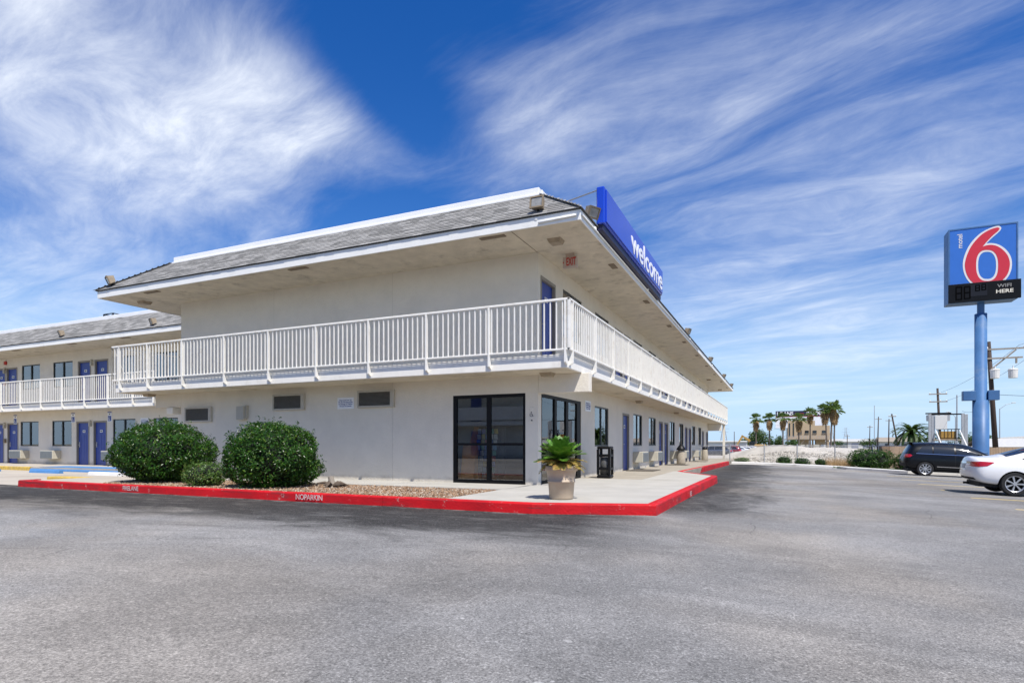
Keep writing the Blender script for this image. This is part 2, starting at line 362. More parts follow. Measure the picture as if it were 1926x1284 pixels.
M['gravel_base'] = simple('gravel_base', (0.20, 0.145, 0.10), 0.95, 0.35, 14.0, 0.7, 40)
M['bark'] = simple('bark', (0.12, 0.09, 0.065), 0.9, 0.35, 12.0, 0.6, 25)
M['palm_bark'] = simple('palm_bark', (0.13, 0.105, 0.085), 0.9, 0.3, 6.0, 0.5, 20)
M['wood_pole'] = simple('wood_pole', (0.05, 0.032, 0.024), 0.85, 0.3, 4.0, 0.3, 20, streak=True)
M['grey_wood'] = simple('grey_wood', (0.30, 0.26, 0.21), 0.85, 0.2, 4.0)
M['steel'] = simple('steel', (0.45, 0.46, 0.47), 0.45, 0.1, 6.0, metal=0.5)
M['cable'] = simple('cable', (0.02, 0.02, 0.022), 0.6)
M['tan_fence'] = simple('tan_fence', (0.42, 0.30, 0.20), 0.85, 0.18, 3.0, streak=True)
M['brown_fence'] = simple('brown_fence', (0.20, 0.13, 0.08), 0.85, 0.25, 4.0, streak=True)
M['tan_wall'] = simple('tan_wall', (0.46, 0.35, 0.225), 0.85, 0.06, 0.4)
M['pale_wall'] = simple('pale_wall', (0.62, 0.62, 0.60), 0.8, 0.06, 0.2)
M['mound'] = simple('mound', (0.47, 0.44, 0.385), 0.95, 0.22, 0.9, 0.9, 7, dirt=(0.30, 0.27, 0.23, 0.5), dscale=0.8)
M['dry_ground'] = simple('dry_ground', (0.25, 0.225, 0.155), 0.95, 0.3, 0.12, 0.3, 3, dirt=(0.10, 0.13, 0.05, 0.7), dscale=0.05)
M['lot_gravel'] = simple('lot_gravel', (0.42, 0.39, 0.345), 0.95, 0.2, 1.0, 0.5, 12)
M['mat_dark'] = simple('mat_dark', (0.10, 0.085, 0.065), 0.95, 0.2, 20.0)
M['bin_black'] = simple('bin_black', (0.006, 0.006, 0.007), 0.45, 0.1, 8.0, spec=0.25)
M['bin_inner'] = simple('bin_inner', (0.09, 0.09, 0.088), 0.3, 0.2, 8.0)
M['aggregate'] = simple('aggregate', (0.40, 0.35, 0.27), 0.85, 0.25, 30.0, 0.5, 60)
M['orange_wood'] = simple('orange_wood', (0.66, 0.24, 0.03), 0.45, 0.2, 3.0)
M['rubber'] = simple('rubber', (0.010, 0.010, 0.011), 0.75, 0.1, 9.0)
M['alloy'] = simple('alloy', (0.45, 0.46, 0.48), 0.32, 0.06, 6.0, metal=0.6)
M['car_black'] = simple('car_black', (0.003, 0.004, 0.006), 0.3, 0.05, 3.0, spec=0.2, coat=0.22)
M['car_white'] = simple('car_white', (0.80, 0.80, 0.80), 0.25, 0.02, 3.0, coat=0.8)
M['car_red'] = simple('car_red', (0.18, 0.008, 0.012), 0.25, 0.05, 3.0, coat=0.8)
M['car_grey'] = simple('car_grey', (0.09, 0.095, 0.105), 0.3, 0.05, 3.0, coat=0.8)
M['car_silver'] = simple('car_silver', (0.42, 0.43, 0.45), 0.3, 0.05, 3.0, coat=0.8)
M['car_glass'] = simple('car_glass', (0.012, 0.017, 0.022), 0.06, 0.0, 3.0, spec=0.8)
M['chrome'] = simple('chrome', (0.75, 0.75, 0.76), 0.12, 0.0, metal=1.0)
M['tail_red'] = simple('tail_red', (0.42, 0.008, 0.012), 0.15, 0.1, 30.0, coat=1.0)
M['plate'] = simple('plate', (0.45, 0.46, 0.45), 0.4, 0.2, 30.0)
M['digger_yellow'] = simple('digger_yellow', (0.42, 0.25, 0.06), 0.5, 0.15)
M['navy'] = simple('navy', (0.012, 0.012, 0.05), 0.5)
M['billboard_red'] = simple('billboard_red', (0.45, 0.02, 0.03), 0.5)
M['panel_black'] = simple('panel_black', (0.006, 0.007, 0.009), 0.5, 0.2, 5.0, spec=0.12)
M['panel_digit'] = simple('panel_digit', (0.001, 0.001, 0.001), 0.8, spec=0.05)
M['panel_grey'] = simple('panel_grey', (0.014, 0.016, 0.022), 0.5, spec=0.15)
M['wifi_dim'] = simple('wifi_dim', (0.26, 0.25, 0.23), 0.5)
M['wifi_bright'] = simple('wifi_bright', (0.75, 0.70, 0.58), 0.5)
M['lobby_floor'] = simple('lobby_floor', (0.09, 0.085, 0.08), 0.35)
M['leaf_bush'] = leaf_mat('leaf_bush', (0.009, 0.040, 0.004), (0.038, 0.115, 0.011), (0.10, 0.16, 0.02), 0.34, 0.14, 0.30)
M['leaf_small'] = leaf_mat('leaf_small', (0.045, 0.11, 0.015), (0.12, 0.21, 0.04), (0.20, 0.18, 0.06), 0.40, 0.2)
M['leaf_far'] = leaf_mat('leaf_far', (0.028, 0.065, 0.016), (0.07, 0.12, 0.035), None, 0.5, 0.2, 0.3)
M['leaf_palm'] = leaf_mat('leaf_palm', (0.10, 0.17, 0.045), (0.20, 0.28, 0.08), None, 0.45, 0.25)
M['leaf_dead'] = leaf_mat('leaf_dead', (0.42, 0.27, 0.14), (0.60, 0.43, 0.25), None, 0.8, 0.2, 0.2)
M['leaf_sago'] = leaf_mat('leaf_sago', (0.06, 0.17, 0.015), (0.15, 0.32, 0.04), None, 0.32, 0.2, 0.6)
M['leaf_sago_dry'] = leaf_mat('leaf_sago_dry', (0.34, 0.26, 0.05), (0.48, 0.26, 0.11), (0.20, 0.24, 0.03), 0.5, 0.3)
M['grass'] = leaf_mat('grass', (0.06, 0.13, 0.02), (0.12, 0.22, 0.04), None, 0.6, 0.3, 0.3)
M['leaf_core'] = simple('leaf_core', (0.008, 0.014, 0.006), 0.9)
def stones_mat():
    m, t = new_mat('stones'); g = t.n('NewGeometry'); r = g.outputs['Random Per Island']
    c = t.mix(r, (0.34, 0.22, 0.13), (0.15, 0.085, 0.05)); c = t.mix(t.ramp(r, 0.72, 0.78), c, (0.42, 0.35, 0.27))
    principled(t, Base_Color=c, Roughness=0.85); return m
M['stones'] = stones_mat()
def shingle_mat(name, per_object):
    m, t = new_mat(name)
    r = t.n('ObjectInfo').outputs['Random'] if per_object else t.n('NewGeometry').outputs['Random Per Island']
    pos = t.n('NewGeometry').outputs['Position']
    c = t.mix(r, (0.165, 0.163, 0.155), (0.37, 0.362, 0.345)); c = t.mix(t.ramp(r, 0.84, 0.88), c, (0.22, 0.215, 0.205))
    f = t.ramp(t.noise(pos, 22, 4, 0.8), 0.3, 0.7, 0.72, 1.25, False)
    c = t.mix(1.0, c, t.comb(f, f, f), 'MULTIPLY')
    p = principled(t, Base_Color=c, Roughness=0.95); p.inputs['Specular IOR Level'].default_value = 0.15
    b = t.n('Bump'); b.inputs['Strength'].default_value = 0.5; b.inputs['Distance'].default_value = 0.01; t.l(t.noise(pos, 120, 2), b.inputs['Height']); t.l(b.outputs[0], p.inputs['Normal'])
    return m
M['shingle'] = shingle_mat('shingle', True); M['shingle_mass'] = shingle_mat('shingle_mass', False)
M['roof_deck'] = simple('roof_deck', (0.06, 0.06, 0.058), 0.95)

# ------------------------------------------------------------------ ground
def clamp(a, lo, hi): return max(lo, min(hi, a))
def gz(x, y):
    return -0.17 - 0.035 * clamp(x + 1.8, 0, 12) - 0.006 * clamp(y - 12, 0, 40)
def wz(y):                                  # walkway along the side falls gently to the far end
    return -0.0065 * max(0.0, y - 22.0)
def sheet(name, xs, ys, mat, dz=0.0, zf=gz, parent=None, kind='structure', keep=None):
    v = [(x, y, zf(x, y) + dz) for y in ys for x in xs]; n = len(xs)
    f = [(j*n+i, j*n+i+1, (j+1)*n+i+1, (j+1)*n+i) for j in range(len(ys)-1) for i in range(n-1)
         if keep is None or keep((xs[i]+xs[i+1])/2, (ys[j]+ys[j+1])/2)]
    o = mk(name, v, f, mat, parent, smooth=True)
    if parent is None: tag(o, kind=kind)
    return o
def span(a, b, step):
    n = max(1, round((b - a) / step)); return [a + (b - a) * i / n for i in range(n + 1)]
far = [-6000, -1500, -500, -200, -120] + span(-80, 80, 8) + [120, 200, 500, 1500, 6000]
fary = [-6000, -1500, -400, -150] + span(-80, 160, 8) + [250, 400, 700, 1500, 6000]
sheet('ground', far, fary, M['dry_ground'], -0.06)
lot = sheet('parking_lot', span(-80, 16, 2.0), span(-60, 42, 2.0), M['asphalt'])
sheet('gravel_lot', span(-40, -1.0, 3.0), span(42.0, 130, 4.0), M['lot_gravel'], -0.02)
sheet('courtyard_pavement', span(-70, -19.05, 3), span(9.35, 15.0, 1.9), M['yard_concrete'], 0.006)

# painted stall lines, nearest first
for i, y in enumerate([12.8, 16.0, 19.25, 22.45, 25.85, 29.2, 32.8]):
    xs = span(4.6, 11.2, 1.65)
    mk('stall_line', [(x, y + s * 0.07, gz(x, y) + 0.004) for x in xs for s in (-1, 1)], [(2*k, 2*k+2, 2*k+3, 2*k+1) for k in range(len(xs)-1)], M['line_paint'], lot)

# raised walkways
def slab(name, poly, z0, z1, mat, parent=None):
    b = MB(); n = len(poly)
    zt = z1 if callable(z1) else (lambda x, y: z1)
    b.add([(p[0], p[1], z0) for p in poly] + [(p[0], p[1], zt(*p)) for p in poly],
          [tuple(range(n, 2*n))] + [(i, (i+1) % n, (i+1) % n + n, i + n) for i in range(n)])
    return b.build(name, mat, parent)
walk = empty('walkway'); tag(walk, kind='structure')
K = 0.02
slab('concrete_slab', [(-5.5, 9.28), (-3.70, 9.22), (-1.99, 9.78), (-1.95, 13.2), (-4.95, 13.2), (-5.35, 13.2), (-5.5, 11.55)], -0.5, 0.0, M['concrete'], walk)
slab('concrete_slab', [(-4.95, 13.2 + K), (-1.95, 13.2 + K), (-1.95, 16.4), (-4.35, 16.4), (-5.3, 16.4)], -0.5, 0.0, M['concrete'], walk)
slab('concrete_slab', [(-3.5, 16.4 + K), (-1.95, 16.4 + K), (-1.95, 19.4), (-3.3, 21.9), (-3.5, 21.9)], -0.5, 0.0, M['concrete'], walk)
ys = span(16.4, 52.0, 3.24)
for a, b_ in zip(ys, ys[1:]):
    x1 = -3.5 if b_ < 22.5 else -3.13
    slab('concrete_slab', [(-5.3, a + 0.012), (x1 - 0.012, a + 0.012), (x1 - 0.012, b_), (-5.3, b_)], -0.6, lambda x, y: wz(y), M['old_concrete'], walk)
xs = span(-18.2, -5.5, 3.17)
for a, b_ in zip(xs, xs[1:]):
    slab('concrete_slab', [(a + 0.012, 11.62), (b_, 11.62), (b_, 13.22), (a + 0.012, 13.22)], -0.5, 0.0, M['concrete'], walk)
slab('concrete_slab', [(-18.9, 9.28), (-15.6, 9.28), (-16.8, 11.6), (-18.9, 11.6)], -0.5, -0.02, M['yard_concrete'], walk)
xs = span(-48.2, -22.5, 3.2)
for a, b_ in zip(xs, xs[1:]):
    slab('concrete_slab', [(a + 0.012, 15.05), (b_, 15.05), (b_, 17.75), (a + 0.012, 17.75)], -0.5, -0.03, M['yard_concrete'], walk)

# kerbs
def kerb(name, pts, width, mat, z1f, z0f, seg=3.0, gap=0.008):
    """pts: outer foot line, kerb lies to the left of the walking direction; cut into cast lengths"""
    root = empty(name, (pts[0][0], pts[0][1], z0f(*pts[0]))); tag(root, kind='structure')
    P = [Vector((p[0], p[1])) for p in pts]; off = []
    for i in range(len(P)):
        d0 = (P[i] - P[i-1]).normalized() if i else (P[1] - P[0]).normalized()
        d1 = (P[i+1] - P[i]).normalized() if i < len(P) - 1 else d0
        n0 = Vector((-d0.y, d0.x)); n1 = Vector((-d1.y, d1.x)); n_ = (n0 + n1).normalized(); off.append(n_ * (width / max(0.3, n_.dot(n0))))
    loc = Vector(root.location)
    for i in range(len(P) - 1):
        L = (P[i+1] - P[i]).length; k = max(1, round(L / seg))
        for j in range(k):
            a0, a1 = j / k, (j + 1) / k
            if j: a0 += gap / L
            oa, ob = P[i].lerp(P[i+1], a0), P[i].lerp(P[i+1], a1); fa, fb = off[i].lerp(off[i+1], a0), off[i].lerp(off[i+1], a1)
            vs = []; r_ = 0.025
            for (o_, f_) in ((oa, fa), (ob, fb)):
                zt = z1f(*o_); zb = z0f(*o_) - 0.15; u = f_.normalized()
                prof = [(o_, zb), (o_ + u*0.015, zt - r_), (o_ + u*(0.015 + r_*0.35), zt - r_*0.35), (o_ + u*(0.015 + r_), zt), (o_ + f_, zt), (o_ + f_, zb)]
                vs += [Vector((q.x, q.y, z)) - loc for q, z in prof]
            fs = [(q, q+6, (q+1) % 6 + 6, (q+1) % 6) for q in range(6)] + [tuple(range(6)), tuple(reversed(range(6, 12)))]
            fix_normals(mk('kerb_segment', vs, fs, mat, root))
    return root
top0 = lambda x, y: 0.006 + (wz(y))
rk = kerb('red_kerb', [(-19.0, 9.6), (-18.9, 9.1), (-3.73, 9.03), (-1.81, 9.65), (-1.76, 19.35), (-3.2, 21.95), (-2.95, 40.2)], 0.17, M['red_kerb'], top0, gz, 3.05)
for body, loc, face, sc in [('FIRELANE', (-14.1, 9.085, -0.075), '-Y', 0.95), ('NOPARKIN', (-8.52, 9.035, -0.078), '-Y', 0.95), ('FIRE', (-1.77, 13.2, -0.09), '+X', 1.1)]:
    o = inst('stencil_lettering', text_mesh(body, 0.155, 0.0, 0.002, mat=M['stencil'], spacing=0.92), rk)
    o.matrix_basis = Matrix.Translation(-Vector(rk.location)) @ stand((loc[0], loc[1] - (0.006 if face == '-Y' else 0), loc[2]), face, sc)
    if face == '+X': o.matrix_basis = Matrix.Translation(-Vector(rk.location)) @ stand((loc[0] + 0.022, loc[1], loc[2]), face, sc)
wk = kerb('white_kerb', [(-3.0, 42.8), (-0.5, 42.5), (3.2, 41.4), (3.6, 40.4), (6.3, 38.0), (13.0, 38.2)], 0.45, M['white_kerb'], lambda x, y: gz(x, y) + 0.15, gz, 2.6)
yk = kerb('yellow_kerb', [(-48, 14.98), (-30.2, 14.98)], 0.16, M['yellow_paint'], lambda x, y: -0.02, gz, 3.0)
kerb('blue_ramp_kerb', [(-30.18, 14.98), (-22.5, 14.98)], 0.2, M['blue_paint'], lambda x, y: -0.09, gz, 2.6)
mk('blue_ramp_paint', [(-30.0, 15.2, -0.022), (-24.0, 15.2, -0.022), (-24.0, 16.4, -0.022), (-30.0, 16.4, -0.022)], [(0, 1, 2, 3)], M['blue_paint'], walk)
kerb('yellow_island_kerb', [(-21.6, 11.2), (-19.3, 11.2)], 0.35, M['yellow_paint'], lambda x, y: -0.06, gz, 2.4)

# gravel bed
mk('gravel_bed', [(-16.8, 11.6, -0.03), (-15.6, 9.27, -0.03), (-5.52, 9.22, -0.03), (-5.52, 11.6, -0.03)], [(0, 1, 2, 3)], M['gravel_base'])['kind'] = 'structure'
b = MB(); rg = random.Random(4)
def pebble(b, c, s, rg):
    ax = [Vector((rg.uniform(.6, 1.2), 0, 0)), Vector((0, rg.uniform(.6, 1.2), 0)), Vector((0, 0, rg.uniform(.4, .8)))]
    q = Quaternion((rg.random() - .5, rg.random() - .5, rg.random() - .5, rg.random())).normalized()
    v = [c + q @ (a * s * k) for a in ax for k in (1, -1)]
    b.add(v, [(0,2,4),(2,1,4),(1,3,4),(3,0,4),(2,0,5),(1,2,5),(3,1,5),(0,3,5)])
for i in range(11000):
    x = rg.uniform(-16.4, -5.55); y = rg.uniform(9.28, 11.55)
    if x < -16.8 + (11.6 - y) * 0.5: continue
    pebble(b, Vector((x, y, -0.025 + rg.random() * 0.02)), rg.uniform(0.014, 0.034), rg)
tag(b.build('bed_gravel', M['stones']), 'tan and white pebbles filling the planting bed by the red kerb', 'gravel', kind='stuff')

# ------------------------------------------------------------------ motel building
XR, YF, XL, YB = -5.29, 13.19, -17.9, 50.1      # wall planes: side, front, left, back
Z1, ZS, ZF, ZE = 2.64, 2.94, 2.95, 5.58          # slab underside, slab top, upper floor, soffit
motel = wroot('motel_building', (-11.6, 13.3, 0))
tag(motel, 'two-storey white motel building with grey shingle mansard roof and corner balcony', 'building')

def wall(name, plane, fixed, u0, u1, z0, z1, holes=(), depth=0.12, mat=None, parent=None, ends=False):
    us = sorted({u0, u1} | {q for h in holes for q in h[:2] if u0 < q < u1}); zs = sorted({z0, z1} | {q for h in holes for q in h[2:] if z0 < q < z1})
    b = MB(); sgn = -1 if plane == 'X' else 1
    P = (lambda u, z, d: (fixed + sgn*d, u, z)) if plane == 'X' else (lambda u, z, d: (u, fixed + sgn*d, z))
    def inside(u, z): return any(h[0] < u < h[1] and h[2] < z < h[3] for h in holes)
    for i in range(len(us)-1):
        for j in range(len(zs)-1):
            if not inside((us[i]+us[i+1])/2, (zs[j]+zs[j+1])/2):
                b.add([P(us[i], zs[j], 0), P(us[i+1], zs[j], 0), P(us[i+1], zs[j+1], 0), P(us[i], zs[j+1], 0)], [(0, 1, 2, 3)])
    for (a, c, e, g) in list(holes) + ([(u0, u1, z0, z1)] if ends else []):
        a, c, e, g = max(a, u0), min(c, u1), max(e, z0), min(g, z1)
        q = [P(a, e, 0), P(c, e, 0), P(c, g, 0), P(a, g, 0), P(a, e, depth), P(c, e, depth), P(c, g, depth), P(a, g, depth)]
        b.add(q, [(0, 1, 5, 4), (1, 2, 6, 5), (2, 3, 7, 6), (3, 0, 4, 7)])
    return b.build(name, mat or M['stucco'], parent)

# ---- shared door / window / unit meshes, local frame: wall plane y=0, outside -y, origin at foot of the opening's middle
DW, DH = 1.04, 2.13
def mesh_of(b, name, mat):
    o = b.build(name, mat); me = o.data; bpy.data.objects.remove(o); return me
b = MB(); b.box(-0.45, 0.45, 0.07, 0.11, 0.0, 2.05)
for k in range(4): b.box(-0.40 + k*0.205, -0.40 + k*0.205 + 0.185, 0.062, 0.0699, 0.18, 1.45 if k in (1, 2) else 1.45)
ME_leaf = mesh_of(b, 'door', M['door_blue'])
b = MB(); b.box(-0.52, -0.452, -0.012, 0.12, 0, 2.13); b.box(0.452, 0.52, -0.012, 0.12, 0, 2.13); b.box(-0.4519, 0.4519, -0.012, 0.12, 2.055, 2.13)
b.box(-0.451, 0.451, 0.0, 0.12, -0.03, 0.0)
ME_frame = mesh_of(b, 'door_frame', M['frame_taupe'])
b = MB(); b.bev(-0.39, -0.33, 0.045, 0.0615, 0.86, 1.12, 0.006); b.tube([(-0.36, 0.05, 0.98), (-0.36, 0.0, 0.98), (-0.24, -0.005, 0.98)], 0.013, 6)
ME_handle = mesh_of(b, 'handle', M['steel'])
b = MB(); b.box(-0.10, 0.10, 0.052, 0.0615, 1.58, 1.70); ME_plate = mesh_of(b, 'number_plate', M['sign_white'])
b = MB()
for k in range(3): b.box(-0.06 + k*0.045, -0.03 + k*0.045, 0.047, 0.0518, 1.61, 1.67)
ME_digits = mesh_of(b, 'plate_mark', M['cable'])
def door(parent, mtx, number=None, drop=0.0):
    d = inst('door', ME_leaf, parent, mtx)
    inst('door_frame', ME_frame, d); inst('handle', ME_handle, d); inst('number_plate', ME_plate, d)
    if number: inst('door_number', text_mesh(number, 0.11, mat=M['cable']), d, stand((0, 0.049, 1.64)))
    else: inst('plate_mark', ME_digits, d)
    return d
WWD, WZ0, WZ1 = 1.64, 0.91, 2.19
b = MB(); t_ = 0.045
b.box(-WWD/2, WWD/2, 0.02, 0.09, WZ0, WZ0 + t_); b.box(-WWD/2, WWD/2, 0.02, 0.09, WZ1 - t_, WZ1)
b.box(-WWD/2, -WWD/2 + t_, 0.022, 0.088, WZ0 + t_, WZ1 - t_); b.box(WWD/2 - t_, WWD/2, 0.022, 0.088, WZ0 + t_, WZ1 - t_); b.box(-0.03, 0.03, 0.021, 0.086, WZ0 + t_, WZ1 - t_)
ME_wframe = mesh_of(b, 'window', M['dark_frame'])
def pane_mesh(x0, x1, z0, z1, mat, y=0.05):
    b = MB(); b.box(x0, x1, y, y + 0.006, z0, z1); return mesh_of(b, 'pane', mat)
ME_paneL = pane_mesh(-WWD/2 + t_, -0.03, WZ0 + t_, WZ1 - t_, M['glass']); ME_paneR = pane_mesh(0.03, WWD/2 - t_, WZ0 + t_, WZ1 - t_, M['glass'], 0.062)
def curtain_mesh(x0, x1, seed):
    rg = random.Random(seed); n = max(4, int((x1 - x0) / 0.03)); v = []; f = []
    for i in range(n + 1):
        x = x0 + (x1 - x0) * i / n; y = 0.20 + 0.03 * math.sin(i * 1.3 + seed) + rg.uniform(-.008, .008)
        v += [(x, y, WZ0 - 0.05), (x, y, WZ1 + 0.05)]
    f = [(2*i, 2*i+2, 2*i+3, 2*i+1) for i in range(n)]
    o = mk('curtain', v, f, M['curtain'], smooth=True); me = o.data; bpy.data.objects.remove(o); return me
CURT = [(curtain_mesh(-0.80, 0.80, 1),), (curtain_mesh(-0.80, -0.55, 2), curtain_mesh(0.30, 0.80, 3)), (curtain_mesh(-0.8, 0.1, 4), curtain_mesh(0.5, 0.8, 5))]
def window(parent, mtx, style=0):
    w_ = inst('window', ME_wframe, parent, mtx)
    inst('pane', ME_paneL, w_); inst('pane', ME_paneR, w_)
    for c in CURT[style]: inst('curtain', c, w_)
    return w_
def face_mtx(x, y, z, side): return Matrix.Translation((x, y, z)) @ Matrix.Rotation(R(90 if side else 0), 4, 'Z')
def whole(u, z): return (u - WWD/2, u + WWD/2, z + WZ0, z + WZ1)
def dhole(u, z): return (u - DW/2, u + DW/2, z - 0.3, z + DH)

# side wall (faces +X), lower and upper storey
low_w = [18.78, 24.14, 27.17, 32.65, 35.86, 41.27, 44.6]; low_d = [22.07, 29.24, 30.75, 37.79, 39.45, 46.5, 49.2]
up_w = [15.80, 18.82, 24.14, 27.17, 32.65, 35.86, 41.27, 44.6]; up_d = [13.87, 21.0, 22.3, 29.24, 30.75, 37.79, 39.45, 46.5, 49.2]
holes = [whole(u, 0) for u in low_w] + [(u - DW/2, u + DW/2, wz(u), wz(u) + DH) for u in low_d] + [(13.40, 16.56, 0.0, 2.22)]
wall('side_wall', 'X', XR, YF, YB, -0.6, Z1, holes, 0.12, None, motel)
wall('side_wall', 'X', XR, YF, YB, ZS, ZE, [whole(u, ZF) for u in up_w] + [dhole(u, ZF) for u in up_d], 0.12, None, motel)
for i, u in enumerate(low_w): window(motel, face_mtx(XR, u, 0, 1), i % 3)
for u in low_d: door(motel, face_mtx(XR, u, wz(u), 1))
for i, u in enumerate(up_w): window(motel, face_mtx(XR, u, ZF, 1), (i + 1) % 3)
for i, u in enumerate(up_d): door(motel, face_mtx(XR, u, ZF, 1), '201' if i == 0 else None)
# front wall panels with recessed joints
for (a, c) in [(XL, -13.813), (-13.807, -9.523), (-9.517, XR)]:
    hs = [(-7.64, -5.62, 0.0, 2.22)] if c == XR else []
    wall('front_wall_panel', 'Y', YF, a, c, -0.5, Z1, hs, 0.12, None, motel)
    wall('front_wall_panel', 'Y', YF, a, c, ZS, ZE, [], 0.12, None, motel)
MB().box(XL + .02, -7.7, YF + 0.012, YF + 0.1, -0.4, Z1).box(XL + .02, XR - .2, YF + 0.012, YF + 0.1, ZS, ZE).build('wall_core', M['louver_frame'], motel)
wall('left_wall', 'X', XL - 0.001, YF, YB, -0.5, Z1, [], 0.1, None, motel); wall('left_wall', 'X', XL - 0.001, YF, YB, ZS, ZE, [], 0.1, None, motel)
MB().box(XL, XR, YB - 0.2, YB, -0.6, Z1).box(XL, XR, YB - 0.2, YB, ZS, ZE).build('back_wall', M['stucco'], motel)
# near-black sheet added behind the rooms, its colour standing for interior shade
MB().box(-8.2, -8.1, 17.2, YB - 0.3, -0.6, Z1).box(-8.2, -8.1, YF + .2, YB - 0.3, ZS, ZE).build('room_shade_sheet', M['room_dark'], motel)
# beams under the balcony at the two front corners
MB().bev(XR + 0.001, -4.02, YF, YF + 0.22, 2.20, Z1 - 0.001, 0.008).build('beam', M['stucco'], motel)
MB().bev(-19.18, XL - 0.002, YF, YF + 0.22, 2.20, Z1 - 0.001, 0.008).build('beam', M['stucco'], motel)
MB().bev(XR - 0.3, -4.25, YB - 0.24, YB, 2.20 - 0.15, Z1 - 0.001, 0.008).build('beam', M['stucco'], motel)
MB().box(-4.42, -4.24, 53.0, 53.2, -0.8, Z1).build('column', M['stucco'], motel)
# slab: proud lower lip, recessed grey band above
SX0, SX1, SY0, SY1 = -19.62, -4.2, 12.15, 54.3
sl = MB().bev(SX0, SX1, SY0, SY1, Z1, 2.80, 0.012).build('balcony_slab', M['white_paint'], motel)
MB().box(SX0 + .012, SX1 - .012, SY0 + .012, SY1 - .012, 2.80, ZS - 0.02).build('slab_edge_band', M['white_paint'], sl)
MB().bev(SX0 + .003, SX1 - .003, SY0 + .003, SY1 - .003, ZS - 0.02, ZS, 0.006).build('balcony_floor', M['white_paint'], sl)
MB().box(SX0 + .05, SX1 - .05, SY0 + .05, SY1 - .05, Z1 - 0.004, Z1 + .01).build('slab_underside', M['soffit'], sl)

# ---- railings
def rail_run(root, p0, p1, out, zt, zb, post_at, nb, near=None, edge=0.07, foot=0.30):
    """straight railing from p0 to p1; out = unit vector pointing off the slab"""
    p0, p1, out = Vector(p0), Vector(p1), Vector(out); L = (p1 - p0).length; d = (p1 - p0) / L
    ang = math.atan2(d.y, d.x)
    base = Matrix.Translation((p0.x, p0.y, 0)) @ Matrix.Rotation(ang, 4, 'Z')       # local x along, y = left of it
    so = 1 if out.dot(Vector((-d.y, d.x, 0))) > 0 else -1
    inst('top_rail', mesh_of(MB().bev(-0.03, L + 0.03, -0.03, 0.03, zt - 0.05, zt, 0.008), 'top_rail', M['rail_paint']), root, base)
    inst('bottom_rail', mesh_of(MB().bev(-0.02, L + 0.02, -0.02, 0.02, zb - 0.04, zb, 0.005), 'bottom_rail', M['rail_paint']), root, base)
    hb = zt - 0.05 - zb
    bal = mesh_of(MB().box(-0.0125, 0.0125, -0.0125, 0.0125, zb, zt - 0.05), 'baluster', M['rail_paint'])
    pb = MB(); pb.box(-0.022, 0.022, -0.03, 0.03, zb - 0.001, zt - 0.048)
    e = -so * edge
    pb.prism([(0.03 * so, zb), (0.03 * so, zb - foot), (e, zb - foot - 0.06), (e, zb - foot + 0.10), (-0.028 * so, zb - foot + 0.16), (-0.028 * so, zb)], -0.0215, 0.0215, plane='YZ')
    pm = mesh_of(pb, 'post', M['rail_paint'])
    for u in post_at: inst('post', pm, root, base @ Matrix.Translation((u, 0, 0)))
    out_l = []
    n = round(L / nb)
    for i in range(n + 1):
        u = i * L / n
        if any(abs(u - q) < 0.05 for q in post_at): continue
        out_l.append((base @ Matrix.Translation((u, 0, 0)), bal))
    return out_l
ZT, ZB = 4.13, 3.05
rail = inst('balcony_railing', mesh_of(MB().bev(-4.16, -4.10, 12.05, 12.11, ZB, ZT - 0.02, 0.005), 'balcony_railing', M['rail_paint']), motel)
fx = [-4.21, -6.05, -7.73, -9.44, -11.15, -12.85, -14.57, -16.34, -17.94, -19.3]
bal = rail_run(rail, (-19.68, 12.08, 0), (-4.13, 12.08, 0), (0, -1, 0), ZT, ZB, [x + 19.68 for x in fx], 0.143)
side_posts = [0.22] + [2.0 + 1.74 * k for k in range(24)]
bal2 = rail_run(rail, (-4.13, 12.08, 0), (-4.13, 54.2, 0), (1, 0, 0), ZT, ZB, side_posts, 0.143)
bal3 = rail_run(rail, (-19.68, 12.08, 0), (-19.68, 30.0, 0), (-1, 0, 0), ZT, ZB, [0.3 + 1.74 * k for k in range(10)], 0.143)
allb = bal + bal2; rest = allb[300:] + bal3
for m_, me in allb[:300]: inst('baluster', me, rail, m_)
b = MB()
for m_, me in rest: b.add([m_ @ v.co for v in me.vertices], [tuple(p.vertices) for p in me.polygons])
o = b.build('far_balusters', M['rail_paint'], rail); o['kind'] = 'stuff'

# ---- roof
EX0, EX1, EY0, EY1 = -19.55, -3.70, 11.55, 54.6
IN = 1.5; ZR0, ZR1 = 5.78, 6.88
MB().box(EX0 + .02, EX1 - .02, EY0 + .02, EY1 - .02, ZE, ZE + 0.03).build('soffit', M['soffit'], motel)
MB().box(-5.305, -5.29, EY0 + .03, YF - .01, ZE - 0.006, ZE).build('soffit_joint', M['vent_brown'], motel)
for nm, q in [('fascia', (EX0, EX1, EY0, EY0 + .03)), ('fascia', (EX1 - .03, EX1, EY0 + .0301, EY1)), ('fascia', (EX0, EX0 + .03, EY0 + .0301, EY1)), ('fascia', (EX0 + .0301, EX1 - .0301, EY1 - .03, EY1))]:
    f_ = MB().bev(*q, ZE - 0.025, ZR0 - 0.01, 0.006).build(nm, M['fascia_paint'], motel)
def frustum(x0, x1, y0, y1, z0, z1, ins, nm, mat, parent):
    v = [(x0, y0, z0), (x1, y0, z0), (x1, y1, z0), (x0, y1, z0), (x0+ins, y0+ins, z1), (x1-ins, y0+ins, z1), (x1-ins, y1-ins, z1), (x0+ins, y1-ins, z1)]
    return mk(nm, v, [(0, 1, 5, 4), (1, 2, 6, 5), (2, 3, 7, 6), (3, 0, 4, 7), (4, 5, 6, 7), (3, 2, 1, 0)], mat, parent)
